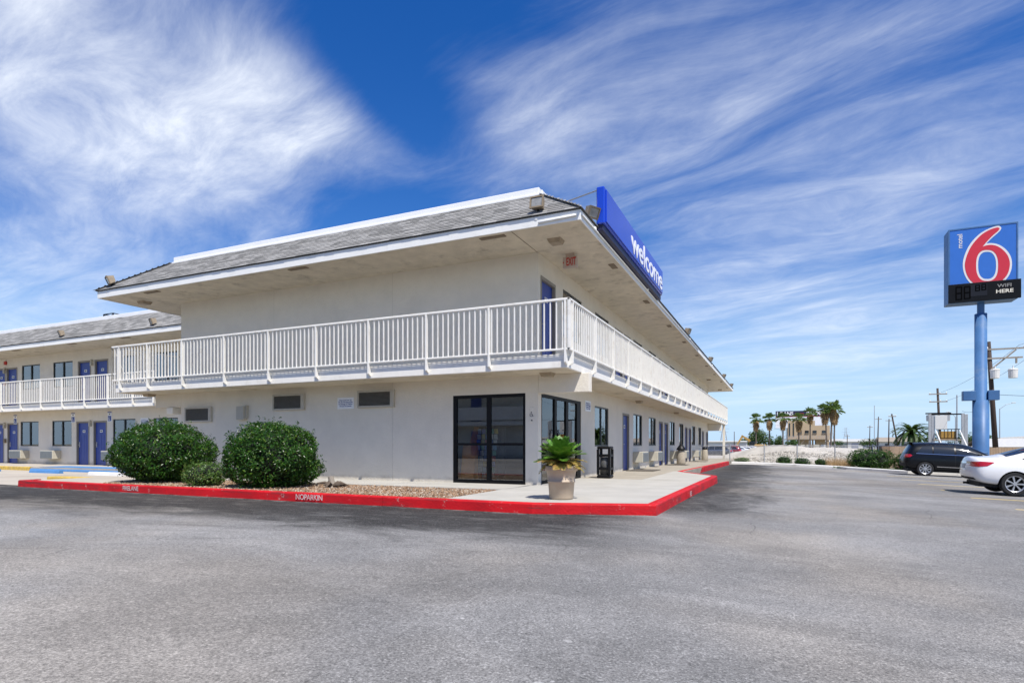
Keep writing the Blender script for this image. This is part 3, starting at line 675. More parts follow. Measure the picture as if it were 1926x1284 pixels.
roof = frustum(EX0 - .03, EX1 + .03, EY0 - .03, EY1 + .03, ZR0 - 0.008, ZR1, IN + .03, 'roof', M['roof_deck'], motel)
for q in [(EX0 + IN, EX1 - IN, EY0 + IN - .02, EY0 + IN + .14), (EX1 - IN - .14, EX1 - IN + .02, EY0 + IN + .1401, EY1 - IN), (EX0 + IN - .02, EX0 + IN + .14, EY0 + IN + .1401, EY1 - IN)]:
    MB().bev(*q, ZR1 - .03, ZR1 + .19, 0.012).build('coping', M['coping'], roof)
    qq = list(q)
    MB().bev(q[0] - .04, q[1] + .04, q[2] - .04, q[3] + .04, ZR1 - .02, ZR1 + .03, 0.008).build('coping_flashing', M['coping'], roof)
def shingles(p0, p1, inward, z0, z1, ins, rg, hip0=True, hip1=True, wdt=0.32, exp=0.142):
    """tabs on one slope: returns (matrix, length, height) per tab; p0->p1 along the eave"""
    p0, p1, inward = Vector(p0), Vector(p1), Vector(inward); L = (p1 - p0).length; d = (p1 - p0) / L
    up = (inward * ins + Vector((0, 0, z1 - z0))); S = up.length; up /= S; nrm = d.cross(up)
    if nrm.z < 0: nrm = -nrm
    k = ins / S; rows = int(S / exp); res = []
    for r_ in range(rows):
        s0 = r_ * exp; h = min(exp * 1.25, S - s0); a = s0 * k if hip0 else 0; c = L - (s0 * k if hip1 else 0)
        u = a - rg.uniform(0, wdt)
        while u < c:
            ww = rg.uniform(0.75, 1.25) * wdt; ua, ub = max(u, a), min(u + ww, c); u += ww
            if ub - ua < 0.06: continue
            o_ = p0 + Vector((0, 0, z0)) + d * (ua + 0.004) + up * (s0 + rg.uniform(-.006, .006)) + nrm * 0.004
            res.append((o_, d, up, nrm, ub - ua - 0.008, h))
    return res
TABV = lambda o_, d, up, n_, wd, h: [o_, o_ + d*wd, o_ + d*wd + up*h, o_ + up*h, o_ + n_*.016, o_ + d*wd + n_*.016, o_ + d*wd + up*h + n_*.003, o_ + up*h + n_*.003]
TABF = [(4, 5, 6, 7), (0, 1, 5, 4), (1, 2, 6, 5), (3, 0, 4, 7)]
def lay_shingles(tabs, parent, near_n=300):
    cam_p = Vector(cam.location); tabs = sorted(tabs, key=lambda t: (t[0] - cam_p).length)
    unit = bpy.data.meshes.new('shingle'); unit.from_pydata(TABV(Vector((0, 0, 0)), Vector((1, 0, 0)), Vector((0, 1, 0)), Vector((0, 0, 1)), 1, 1), [], TABF); unit.materials.append(M['shingle'])
    for (o_, d, up, n_, wd, h) in tabs[:near_n]:
        if d.cross(up).dot(n_) < 0: o_ = o_ + d * wd; d = -d
        m_ = Matrix(((d.x*wd, up.x*h, n_.x, o_.x), (d.y*wd, up.y*h, n_.y, o_.y), (d.z*wd, up.z*h, n_.z, o_.z), (0, 0, 0, 1)))
        inst('shingle', unit, parent, m_)
    b = MB()
    for t in tabs[near_n:]: b.add(TABV(*t), TABF)
    o = b.build('shingle_courses', M['shingle_mass'], parent); o['kind'] = 'stuff'
rg = random.Random(8)
tabs = shingles((EX0 - .03, EY0 - .03, 0), (EX1 + .03, EY0 - .03, 0), (0, 1, 0), ZR0, ZR1, IN, rg)
tabs += shingles((EX1 + .03, EY0 - .03, 0), (EX1 + .03, EY1, 0), (-1, 0, 0), ZR0, ZR1, IN, rg)
tabs += shingles((EX0 - .03, EY0 - .03, 0), (EX0 - .03, EY1, 0), (1, 0, 0), ZR0, ZR1, IN, rg)
lay_shingles(tabs, roof)
hipb = MB()
for (cx_, sx) in ((EX1 + .03, -1), (EX0 - .03, 1)):
    for k in range(9):
        a, c = k / 9, min(1, (k + 1.25) / 9)
        pa = Vector((cx_ + sx*IN*a, EY0 - .03 + IN*a, ZR0 + (ZR1-ZR0)*a + .030)); pc = Vector((cx_ + sx*IN*c, EY0 - .03 + IN*c, ZR0 + (ZR1-ZR0)*c + .026))
        w1 = Vector((-sx*.11, 0, -.035)) + Vector((-sx*-.02, 0, 0)); w2 = Vector((0, -.11, -.035))
        hipb.add([pa, pa + w1, pc + w1, pc, pa + w2, pc + w2], [(0, 1, 2, 3), (4, 0, 3, 5)])
hipb.build('hip_cap', M['shingle_mass'], roof)
MB().box(EX0 + IN, EX1 - IN, EY0 + IN, EY1 - IN, ZR1 - .06, ZR1 + .02).build('flat_roof', M['roof_flat'], roof)
# soffit vents and recessed fixtures
vents = [(-5.82, 11.80, .62, .13), (-11.5, 11.80, .62, .13), (-17.3, 11.8, .62, .13)] + [(-3.93, y, .15, .42) for y in (15.0, 19.2, 23.5, 27.5, 31.9, 36.4, 41, 46, 51)]
for (x, y, a, c) in vents: MB().bev(x-a/2, x+a/2, y-c/2, y+c/2, ZE - 0.018, ZE - 0.001, 0.004).build('soffit_vent', M['vent_brown'], motel)
for (x, y, z, s_) in [(-4.6, 12.55, ZE, .32), (-18.7, 12.5, ZE, .32), (-4.93, 12.87, Z1 - .004, .30), (-19.0, 12.86, Z1 - .004, .30), (-4.9, 22.6, Z1 - .004, .26), (-4.9, 31.5, Z1 - .004, .26), (-4.6, 44, ZE, .3), (-4.6, 52.5, ZE, .34)]:
    h = s_ / 2
    MB().add([(x-h, y-h, z), (x+h, y-h, z), (x+h, y+h, z), (x-h, y+h, z), (x-h*.75, y-h*.75, z-.09), (x+h*.75, y-h*.75, z-.09), (x+h*.75, y+h*.75, z-.09), (x-h*.75, y+h*.75, z-.09)],
             [(0, 1, 5, 4), (1, 2, 6, 5), (2, 3, 7, 6), (3, 0, 4, 7), (7, 6, 5, 4)]).build('ceiling_light', M['bronze'], motel)
# conduit run on the fascia beside the corner
MB().tube([(-4.62, 11.53, 5.62), (-4.2, 11.53, 5.64), (-3.78, 11.53, 5.655)], 0.022, 8).tube([(-3.68, 11.6, 5.66), (-3.68, 19.4, 5.66), (-3.68, 30.5, 5.66)], 0.02, 8).build('conduit', M['fascia_paint'], motel, True)

# ---- louvred grilles and boxes on the front wall
def grille(x0, x1, z0, z1):
    f_ = MB().box(x0-.05, x1+.12, YF-.07, YF-.001, z0-.05, z0).box(x0-.05, x1+.12, YF-.07, YF-.001, z1, z1+.05).box(x0-.05, x0, YF-.07, YF-.001, z0+.0001, z1-.0001).box(x1, x1+.12, YF-.07, YF-.001, z0+.0001, z1-.0001).build('wall_grille', M['louver_frame'], motel)
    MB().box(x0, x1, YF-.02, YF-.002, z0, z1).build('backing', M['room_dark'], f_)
    n = 11; me = mesh_of(MB().add([(x0, YF-.065, 0), (x1, YF-.065, 0), (x1, YF-.025, .03), (x0, YF-.025, .03), (x0, YF-.065, .008), (x1, YF-.065, .008)], [(0, 1, 2, 3), (0, 4, 5, 1), (4, 3, 2, 5)]), 'slat', M['louver'])
    for k in range(n): inst('slat', me, f_, Matrix.Translation((0, 0, z0 + (z1-z0) * k / n)))
grille(-10.6, -9.55, 2.03, 2.40); grille(-13.75, -12.7, 2.03, 2.40); grille(-17.6, -16.55, 1.74, 2.12)
MB().bev(-15.21, -14.9, YF-.16, YF-.001, 1.73, 2.14, 0.01).box(-14.8999, -14.85, YF-.10, YF-.001, 1.78, 2.17).build('meter_box', M['louver_frame'], motel)
MB().bev(-18.55, -18.25, YF-.05, YF+.3, 1.98, 2.19, 0.01).build('beam_end_box', M['white_paint'], motel)  # plain white box standing in for the sunlit end of a beam

# ---- storefront glazing of the lobby
sf = MB(); a, c = -7.64, -5.62; y0, y1 = YF + .01, YF + .09; z1_ = 2.22
sf.box(a, c, y0, y1, 0, .09).box(a, c, y0, y1, z1_-.08, z1_)
sf.box(a, a+.10, y0+.002, y1-.002, .09, z1_-.08).box(c-.07, c, y0+.002, y1-.002, .09, z1_-.08).box(-6.68, -6.57, y0+.001, y1-.001, .09, z1_-.08)
sf.box(a+.10, -6.68, y0+.003, y1-.003, .95, 1.01).box(-6.57, c-.07, y0+.003, y1-.003, .95, 1.01)
sfo = sf.build('storefront_window', M['black_metal'], motel)
for (p, q) in ((a+.10, -6.68), (-6.57, c-.07)):
    for (u, v_) in ((.09, .95), (1.01, z1_-.08)): MB().box(p, q, YF+.045, YF+.055, u, v_).build('pane', M['lobby_glass'], sfo)
se = MB(); x0, x1 = XR - .09, XR - .01
se.box(x0, x1, 13.40, 16.56, 0, .08).box(x0, x1, 13.40, 16.56, 2.14, 2.22)
bars = [(13.40, 13.48), (14.38, 14.54), (15.28, 15.46), (16.22, 16.56)]
for p, q in bars: se.box(x0+.002, x1-.002, p, q, .08, 2.14)
for (p, q) in ((13.48, 14.38), (14.54, 15.28), (15.46, 16.22)): se.box(x0+.003, x1-.003, p, q, .93, 1.0)
seo = se.build('entrance_door', M['black_metal'], motel)
for (p, q) in ((13.48, 14.38), (14.54, 15.28), (15.46, 16.22)):
    for (u, v_) in ((.08, .93), (1.0, 2.14)): MB().box(XR-.055, XR-.045, p, q, u, v_).build('pane', M['lobby_glass'], seo)
for yy in (14.42, 14.95): MB().tube([(XR+.0, yy, .98), (XR+.07, yy, .98), (XR+.07, yy, 1.35), (XR, yy, 1.35)], 0.014, 6).build('pull_handle', M['black_metal'], seo)
# lobby inside
MB().box(-10, XR-.12, YF+.13, 17.2, -.02, .004).build('lobby_floor', M['lobby_floor'], motel)
MB().box(-10, -9.9, YF+.13, 17.2, 0, Z1-.01).box(-9.899, XR-.13, 17.1, 17.2, 0, Z1-.01).build('lobby_wall', M['lobby_wall'], motel)
rack = wroot('brochure_rack', (-7.1, 13.9, 0.004)); tag(rack, 'orange wooden brochure rack full of leaflets behind the lobby glass', 'brochure rack')
MB().prism([(13.72, .01), (14.55, .01), (14.55, 1.45), (14.30, 1.45), (14.1, 1.1), (13.95, .9), (13.80, .5)], -7.62, -7.50, plane='YZ').build('side_panel', M['orange_wood'], rack)
MB().prism([(14.05, .01), (14.55, .01), (14.55, 1.45), (14.35, 1.45)], -7.499, -6.8, plane='YZ').build('stand', M['room_dark'], rack)
MB().prism([(13.35, .01), (13.62, .01), (13.62, .98), (13.50, .98)], -7.52, -7.14, plane='YZ').build('end_panel', M['orange_wood'], rack)
cols = [(.55, .55, .6), (.05, .12, .4), (.5, .08, .06), (.55, .4, .05), (.06, .3, .2), (.15, .35, .5), (.6, .58, .5)]
bm_ = [simple('leaflet', c, 0.5, 0.3, 30.0) for c in cols]; rg = random.Random(5)
lme = [mesh_of(MB().bev(-.05, .05, -.01, .01, 0, .13, .003), 'leaflet', m_) for m_ in bm_]
for r_ in range(9):
    for k in range(5): inst('leaflet', rg.choice(lme), rack, Matrix.Translation((-7.42 + k*.125, 14.05 + .03*r_ - 0.03, .1 + .145*r_)) @ Matrix.Rotation(R(12), 4, 'X'))

# ------------------------------------------------------------------ left wing across the courtyard
WY_, WX0, WX1 = 17.7, -48.0, -20.4; DZ = -0.03
wing = wroot('motel_wing', (-35, 17.7, DZ)); tag(wing, 'lower-looking two-storey white motel wing behind the courtyard at the left', 'building')
lw = [(-43.4, 0), (-40.55, 2), (-35.66, 1), (-32.83, 0), (-27.95, 1), (-25.05, 0)]; ld = [-46.3, -44.95, -38.55, -37.2, -31.1, -29.74]
wall('front_wall', 'Y', WY_, WX0, WX1, -0.5, Z1 + DZ, [whole(u, DZ) for u, _ in lw] + [dhole(u, DZ) for u in ld], 0.12, None, wing)
uw = [(-43.3, 0), (-40.5, 2), (-35.54, 2), (-32.74, 0), (-27.9, 0), (-25.0, 1)]; ud = [-46.2, -44.9, -38.4, -37.28, -30.97, -29.64]
wall('front_wall', 'Y', WY_, WX0, WX1, ZS + DZ, ZE + DZ, [whole(u, ZF + DZ) for u, _ in uw] + [dhole(u, ZF + DZ) for u in ud], 0.12, None, wing)
for u, s_ in lw: window(wing, face_mtx(u, WY_, DZ, 0), s_)
for u in ld: door(wing, face_mtx(u, WY_, DZ, 0))
for u, s_ in uw: window(wing, face_mtx(u, WY_, ZF + DZ, 0), s_)
for u in ud: door(wing, face_mtx(u, WY_, ZF + DZ, 0))
MB().box(WX0, WX1, 19.2, 19.3, -.5, ZE).build('room_shade_sheet', M['room_dark'], wing)  # near-black sheet added so the wing's rooms look unlit
MB().box(WX1 - .1, WX1, WY_ + .121, 30, -.5, ZE + DZ).build('end_wall', M['stucco'], wing)
s1 = MB().bev(WX0, -24.2, 16.6, WY_ - .002, Z1 + DZ, 2.80 + DZ, 0.012).build('balcony_slab', M['white_paint'], wing)
MB().box(WX0, -24.212, 16.612, WY_ - .003, 2.80 + DZ, ZS - .02 + DZ).build('slab_edge_band', M['white_paint'], s1)
MB().bev(WX0, -24.203, 16.603, WY_ - .002, ZS - .02 + DZ, ZS + DZ, .006).build('balcony_floor', M['white_paint'], s1)
MB().box(WX0, -24.25, 16.65, WY_ - .003, Z1 - .004 + DZ, Z1 + .01 + DZ).build('slab_underside', M['soffit'], s1)
wr = inst('balcony_railing', mesh_of(MB().bev(-24.20, -24.13, 16.50, 16.56, ZB + DZ - .3, ZT - .02 + DZ, .005), 'balcony_railing', M['rail_paint']), wing)
wb = rail_run(wr, (WX0, 16.53, 0), (-24.17, 16.53, 0), (0, -1, 0), ZT + DZ, ZB + DZ, [-48 + 48 + 0.25 + 1.71 * k for k in range(14)], 0.143)
for m_, me in wb: inst('baluster', me, wr, m_)
MB().box(WX0, WX1, 16.02, WY_ + .1, ZE + DZ, ZE + .03 + DZ).build('soffit', M['soffit'], wing)
MB().bev(WX0, WX1, 16.0, 16.03, ZE - .025 + DZ, ZR0 - .01 + DZ, .006).build('fascia', M['fascia_paint'], wing)
wroof = mk('roof', [(WX0, 15.97, ZR0 - .01 + DZ), (WX1, 15.97, ZR0 - .01 + DZ), (WX1, 17.5, ZR1 + DZ), (WX0, 17.5, ZR1 + DZ), (WX0, 30, ZR1 + DZ), (WX1, 30, ZR1 + DZ)], [(0, 1, 2, 3), (3, 2, 5, 4)], M['roof_deck'], wing)
lay_shingles(shingles((WX0, 15.97, 0), (WX1, 15.97, 0), (0, 1, 0), ZR0 + DZ, ZR1 + DZ, IN, rg, False, False), wroof, 0)
MB().bev(WX0, WX1, 17.48, 17.62, ZR1 - .03 + DZ, ZR1 + .17 + DZ, .012).build('coping', M['coping'], wroof)
for x in (-37.9, -33.9, -29.4, -25.6): MB().bev(x-.3, x+.3, 16.2, 16.33, ZE - .018 + DZ, ZE - .001 + DZ, .004).build('soffit_vent', M['vent_brown'], wing)
for (x, z) in [(-37.88, 4.95), (-30.31, 4.95), (-37.88, 2.02), (-30.42, 2.02)]: MB().bev(x-.05, x+.05, WY_-.12, WY_-.001, z-.18, z, .01).lathe([(.03, z), (.06, z+.05), (.045, z+.12), (0, z+.13)], (x, WY_-.07, 0), 8).build('wall_lamp', M['unit_cream'], wing)
for (x, z) in [(-37.83, 5.32), (-37.9, 4.2)]: MB().bev(x-.09, x+.09, WY_-.08, WY_-.001, z-.09, z+.09, .01).build('alarm_box', M['exit_red'], wing)
MB().bev(-37.98, -37.8, WY_-.08, WY_-.001, 1.05, 1.27, .01).build('alarm_box', M['vent_brown'], wing)
cg = MB()
for (x, y) in ((-30.63, 18.4), (-29.88, 18.4), (-30.63, 18.9), (-29.88, 18.9)): cg.tube([(x, y, 6.85), (x, y, 7.42)], .03, 5)
for z in (7.2, 7.42):
    cg.tube([(-30.63, 18.4, z), (-29.88, 18.4, z), (-29.88, 18.9, z), (-30.63, 18.9, z), (-30.63, 18.4, z)], .025, 5)
cg.tube([(-30.63, 18.4, 6.9), (-29.88, 18.4, 7.42)], .015, 4).tube([(-30.63, 18.4, 7.42), (-29.88, 18.4, 6.9)], .015, 4)
tag(cg.build('roof_cage', M['black_metal']), 'small black metal cage standing on the roof of the left wing', 'roof frame')

# another wing across the lot behind the photographer, mirrored in the lobby glass
an = wroot('motel_annex', (-16, -19, -.2)); tag(an, 'white motel wing with blue doors mirrored in the dark lobby window', 'building')
wall('front_wall', 'Y', -19.0, -34, -3, -.4, 5.6, [], .1, None, an).rotation_euler = (0, 0, 0)
for p in an.children: p.data.flip_normals()
MB().box(-34, -3, -19.0, -18.0, 2.55, 2.9).box(-34, -3, -18.05, -18.0, 3.0, 4.1).build('balcony', M['white_paint'], an)
MB().box(-35, -2, -30, -17.4, 5.58, 5.8).build('eave', M['fascia_paint'], an)
mk('roof', [(-35, -17.4, 5.8), (-2, -17.4, 5.8), (-3.5, -18.9, 6.9), (-33.5, -18.9, 6.9)], [(0, 1, 2, 3)], M['shingle_mass'], an)
for x in (-30, -24, -18, -12.5, -8):
    for z in (0, 2.95): MB().box(x-.5, x+.5, -19.0, -18.93, z, z+2.1).build('door', M['door_blue'], an)

# ------------------------------------------------------------------ floodlights
fl_body = MB().add([(-.17, -.02, -.13), (.17, -.02, -.13), (.17, -.02, .15), (-.17, -.02, .15), (-.12, .17, -.09), (.12, .17, -.09), (.12, .19, .12), (-.12, .19, .12)],
                   [(0, 1, 2, 3), (5, 4, 7, 6), (1, 5, 6, 2), (4, 0, 3, 7), (3, 2, 6, 7), (4, 5, 1, 0)])
fl_body = mesh_of(fl_body, 'housing', M['bronze'])
fl_glass = mesh_of(MB().bev(-.145, .145, -.045, -.0205, -.105, .125, .01), 'lens', M['lamp_glass'])
fl_visor = mesh_of(MB().box(-.18, -.1451, -.06, -.019, -.14, .16).box(.1451, .18, -.06, -.019, -.14, .16).box(-.145, .145, -.06, -.019, .1255, .16).box(-.145, .145, -.06, -.019, -.14, -.1055), 'lens_rim', M['vent_brown'])
fl_yoke = mesh_of(MB().tube([(0, .08, -.13), (0, .08, -.22), (0, .12, -.30)], .03, 6).box(-.06, .06, .08, .16, -.34, -.29), 'bracket', M['black_metal'])
fl_knuck = mesh_of(MB().lathe([(.0, -.07), (.045, -.06), (.05, 0), (.0, .01)], (0, 0, 0), 10, 'Y'), 'junction', M['fascia_paint'])
def flood(x, y, z, rz, tilt, label):
    r_ = empty('floodlight', (x, y, z - .05), R(rz)); r_.scale = (.86, .86, .86); tag(r_, label, 'floodlight', 'floodlights along the eaves')
    mt = Matrix.Rotation(R(tilt), 4, 'X')
    h = inst('housing', fl_body, r_, mt); inst('lens', fl_glass, h); inst('lens_rim', fl_visor, h)
    inst('bracket', fl_yoke, r_); inst('junction', fl_knuck, r_, Matrix.Translation((0, -.03, -.42)))
flood(-4.68, 11.62, 6.13, 0, -8, 'bronze floodlight on the front eave just left of the roof corner')
flood(-19.08, 11.62, 6.13, -25, 25, 'bronze floodlight at the far left end of the front eave')
flood(-3.74, 12.55, 6.10, 60, 25, 'bronze floodlight at the near end of the blue welcome sign')
flood(-3.72, 18.1, 6.10, 70, 25, 'bronze floodlight in front of the last letters of the welcome sign')
for i, (y, wd) in enumerate([(27.5, 'first floodlight on the side eave beyond the welcome sign'), (37.1, 'second floodlight on the side eave beyond the welcome sign'), (46.5, 'next to last floodlight at the far end of the side eave'), (54.0, 'last floodlight at the farthest corner of the side eave')]):
    flood(-3.74, y, 6.10, 80, 20, wd)
flood(-29.95, 16.08, 6.08, -20, 20, 'bronze floodlight on the left wing eave farther from the main building')
flood(-23.6, 16.08, 6.08, -20, 20, 'bronze floodlight on the left wing eave beside the main building')

# ------------------------------------------------------------------ signs on the building
ws = wroot('welcome_sign', (-3.6, 16.2, 5.78)); tag(ws, 'long blue roof sign reading welcome in white letters', 'sign')
MB().bev(-3.70, -3.52, 12.68, 19.70, 5.84, 6.66, .02).build('box', M['sign_blue'], ws)
MB().bev(-3.53, -3.495, 12.80, 19.66, 5.90, 6.62, .008).build('face_panel', M['sign_blue'], ws)
MB().bev(-3.78, -3.56, 12.72, 19.68, 5.70, 5.839, .01).build('base_channel', M['navy'], ws)
tm = text_mesh('welcome', 1.0, 0.006, 0.012, 'CENTER', spacing=1.02, mat=M['sign_white'], res=6)
xs_ = [v.co.x for v in tm.vertices]; zs_ = [v.co.y for v in tm.vertices]
sx = 4.35 / (max(xs_) - min(xs_)); sz = 0.60 / (max(zs_) - min(zs_))
inst('lettering', tm, ws, stand((-3.488, 17.38, 6.26 - sz * (max(zs_) + min(zs_)) / 2), '+X', sx, sz))
tag(MB().tube([(-5.0, 13.5, 6.75), (-3.62, 12.75, 6.63)], .018, 6).build('brace_rod', M['steel']), 'thin metal brace rod from the roof to the welcome sign top', 'rod')
ex = wroot('exit_sign', (-4.62, 13.62, 5.58)); tag(ex, 'small exit sign with red letters hanging under the upper soffit', 'sign')
MB().bev(-4.80, -4.44, 13.56, 13.66, 5.24, 5.50, .01).build('case', M['exit_case'], ex)
MB().box(-4.72, -4.52, 13.57, 13.65, 5.501, 5.579).build('canopy', M['exit_case'], ex)
inst('lettering', text_mesh('EXIT', .24, .002, .004, mat=M['exit_red']), ex, stand((-4.585, 13.553, 5.37), '-Y', .50, 1.1))
mk('arrow', [(-4.795, 13.5545, 5.37), (-4.765, 13.5545, 5.34), (-4.765, 13.5545, 5.40)], [(0, 1, 2)], M['exit_red'], ex)
notice = text_mesh('Please Lock Your Car\nWe Are Not Responsible\nFor Damage To Vehicles\nOr Loss Of Contents', .055, .001, .0012, mat=M['notice_blue'], res=1)
def notice_sign(x, y, z, face, label):
    r_ = empty('notice_sign', (x, y, z), R({'-Y': 0, '+X': 90}[face])); tag(r_, label, 'sign')
    MB().bev(-.29, .29, -.012, -.001, -.16, .16, .004).build('plate', M['sign_white'], r_)
    inst('lettering', notice, r_, stand((0, -.0145, 0.0), '-Y', .88, 1.0))
notice_sign(-11.1, YF, 2.13, '-Y', 'white parking notice with blue text between two wall grilles on the front wall')
notice_sign(XR, 17.22, 2.13, '+X', 'white parking notice with blue text beside the entrance doors')
notice_sign(-26.46, WY_, 2.02, '-Y', 'white parking notice with blue text on the left wing wall')
ap = wroot('access_plate', (-5.45, 13.18, 1.6)); tag(ap, 'narrow white accessible entrance plate on the corner pier', 'sign')
MB().bev(-5.51, -5.39, YF-.012, YF-.001, 1.50, 1.88, .004).build('plate', M['stucco'], ap)
def wheelchair(b, cx_, y, cz, s):
    b.lathe([(.11*s, 0), (.11*s, .002)], (cx_, y, cz + .42*s), 8, 'Y')
    ring = [(cx_ + math.cos(R(t)) * .28*s, y, cz - .12*s + math.sin(R(t)) * .28*s) for t in range(120, 400, 20)]
    b.tube(ring, .045*s, 4); b.tube([(cx_ - .02*s, y, cz + .3*s), (cx_, y, cz), (cx_ + .22*s, y, cz), (cx_ + .32*s, y, cz - .3*s), (cx_ + .42*s, y, cz - .3*s)], .05*s, 4)
    b.add([(cx_ - .11*s, y, cz + .42*s), (cx_, y, cz + .31*s), (cx_ + .11*s, y, cz + .42*s), (cx_, y, cz + .53*s)], [(0, 1, 2, 3)]); return b
wheelchair(MB(), -5.46, YF-.016, 1.70, .13).build('symbol', M['cable'], ap); MB().box(-5.47, -5.43, YF-.015, YF-.0121, 1.54, 1.57).build('arrow_mark', M['cable'], ap)
for x, wd in [(-36.95, 'accessible parking sign above the leftmost blue door of the left wing'), (-31.87, 'accessible parking sign left of the paired blue doors on the wing'), (-29.0, 'accessible parking sign right of the paired blue doors on the wing')]:
    r_ = wroot('access_sign', (x, WY_, 2.3)); tag(r_, wd, 'sign', 'accessible parking signs on the wing')
    MB().bev(x-.15, x+.15, WY_-.014, WY_-.001, 2.05, 2.52, .004).build('plate', M['sign_white'], r_)
    MB().box(x-.12, x+.12, WY_-.017, WY_-.0141, 2.08, 2.33).box(x-.15, x+.15, WY_-.017, WY_-.0141, 2.48, 2.52).build('blue_field', M['notice_blue'], r_)
    wheelchair(MB(), x - .03, WY_-.020, 2.19, .2).build('symbol', M['sign_white'], r_)
    MB().box(x-.05, x+.05, WY_-.017, WY_-.0141, 2.39, 2.44).build('mark', M['cable'], r_)

# ------------------------------------------------------------------ through-wall air conditioners
ac_body = mesh_of(MB().bev(-.53, .53, -.40, -.001, 0, .42, .012), 'sleeve', M['unit_cream'])
gb = MB().box(-.50, .50, -.412, -.4005, .03, .39)
ac_back = mesh_of(gb, 'grille', M['unit_grille'])
ac_slat = mesh_of(MB().box(-.49, .49, -.424, -.4125, 0, .012), 'slat', M['unit_grille'])
def ac_unit(x, y, z, face, label, grp):
    r_ = empty('air_conditioner', (x, y, z), R(90 if face == '+X' else 0)); tag(r_, label, 'air conditioner', grp)
    inst('sleeve', ac_body, r_); g_ = inst('grille', ac_back, r_)
    for k in range(10): inst('slat', ac_slat, g_, Matrix.Translation((0, 0, .045 + k * .034)))
o_ = ['nearest the bin', 'second from the bin', 'third from the bin', 'fourth from the bin', 'fifth from the bin', 'farthest from the bin']
for i, y in enumerate([23.75, 26.9, 32.5, 35.6, 41.2, 44.4]):
    ac_unit(XR, y, .27 + wz(y), '+X', 'air conditioner under the side wall windows, ' + o_[i], 'air conditioners on the side wall')
for x, wd in [(-36.2, 'leftmost air conditioner box on the left wing wall'), (-33.4, 'air conditioner box left of the paired doors on the wing'), (-28.5, 'air conditioner box half hidden by the large left bush'), (-25.3, 'air conditioner box on the wing wall hidden behind the large left bush'), (-43.0, 'air conditioner box on the wing wall farthest left'), (-40.5, 'air conditioner box on the wing wall left of the blue doors')][:3]:
    ac_unit(x, WY_, .25, '-Y', wd, 'air conditioners on the wing')

# ------------------------------------------------------------------ courtyard and walkway furniture
def wheel_stop(x, y, mat, label):
    z = gz(x, y) + .006
    prof = [(-.09, 0), (-.07, .10), (-.04, .125), (.04, .125), (.07, .10), (.09, 0)]
    b = MB().prism([(y + p, z + q) for p, q in prof], x - 1.02, x + 1.02, plane='YZ')
    o = fix_normals(b.build('wheel_stop', mat)); tag(o, label, 'wheel stop', 'wheel stops in the courtyard')
wheel_stop(-26.85, 13.9, M['blue_paint'], 'blue wheel stop nearer the bushes in the courtyard')
wheel_stop(-31.3, 13.9, M['blue_paint'], 'blue wheel stop cut by the left picture edge')
wheel_stop(-22.6, 13.7, M['white_kerb'], 'white wheel stop beside the large left bush')
for i, (y, wd) in enumerate([(22.2, 'dark door mat at the first side door'), (30.2, 'dark door mat at the second group of side doors'), (38.6, 'dark door mat at the third group of side doors')]):
    o = MB().bev(-5.15, -4.15, y - .75, y + .75, wz(y), wz(y) + .02, .006).build('door_mat', M['mat_dark']); o.rotation_euler = (math.atan(-.0065) if y > 22.5 else 0, 0, 0)
    if y > 22.5:
        o.location = (0, 0, 0); o.rotation_euler = (0, 0, 0)
        for v in o.data.vertices: v.co.z += -.0065 * (v.co.y - y)
    tag(o, wd, 'door mat', 'door mats on the side walkway')

# tall black bin with an inner barrel
tb = wroot('trash_bin', (-4.62, 16.75, 0)); tag(tb, 'tall black open-frame trash bin by the lobby entrance', 'bin')
cx_, cy_ = -4.62, 16.75
MB().bev(cx_-.20, cx_+.20, cy_-.20, cy_+.20, .0, .10, .03).build('base', M['bin_black'], tb)
MB().bev(cx_-.20, cx_+.20, cy_-.20, cy_+.20, .84, .92, .03).build('lid', M['bin_black'], tb)
for sx in (-1, 1):
    for sy in (-1, 1): MB().bev(cx_+sx*.165-.035, cx_+sx*.165+.035, cy_+sy*.165-.035, cy_+sy*.165+.035, .10, .84, .008).build('corner_post', M['bin_black'], tb)
for z in (.24, .62):
    MB().box(cx_-.13, cx_+.13, cy_-.195, cy_-.165, z, z+.07).box(cx_-.13, cx_+.13, cy_+.165, cy_+.195, z, z+.07).box(cx_+.165, cx_+.195, cy_-.13, cy_+.13, z, z+.07).box(cx_-.195, cx_-.165, cy_-.13, cy_+.13, z, z+.07).build('band', M['bin_black'], tb)
MB().lathe([(0, .11), (.15, .11), (.155, .60), (.14, .605), (.13, .2), (0, .2)], (cx_, cy_, 0), 20).build('barrel', M['bin_inner'], tb, True)

def ash_bin(x, y, hood, label):
    r_ = wroot('litter_bin', (x, y, wz(y))); tag(r_, label, 'bin'); z = wz(y)
    MB().lathe([(0, z), (.21, z), (.235, z+.06), (.215, z+.35), (.185, z+.68), (.16, z+.76), (0, z+.76)], (x, y, 0), 20).build('body', M['aggregate'], r_, True)
    if hood: MB().lathe([(.16, z+.76), (.25, z+.74), (.24, z+.80), (.10, z+1.0), (.0, z+1.04)], (x, y, 0), 20).build('hood', M['bin_black'], r_, True)
    else: MB().lathe([(.16, z+.76), (.19, z+.78), (.17, z+.88), (0, z+.96)], (x, y, 0), 20).build('lid', M['bin_black'], r_, True)
ash_bin(-4.72, 31.9, True, 'tan stone litter bin with dark cone hood by the side doors')
ash_bin(-4.75, 42.9, False, 'tan stone litter bin at the far end of the side walkway')

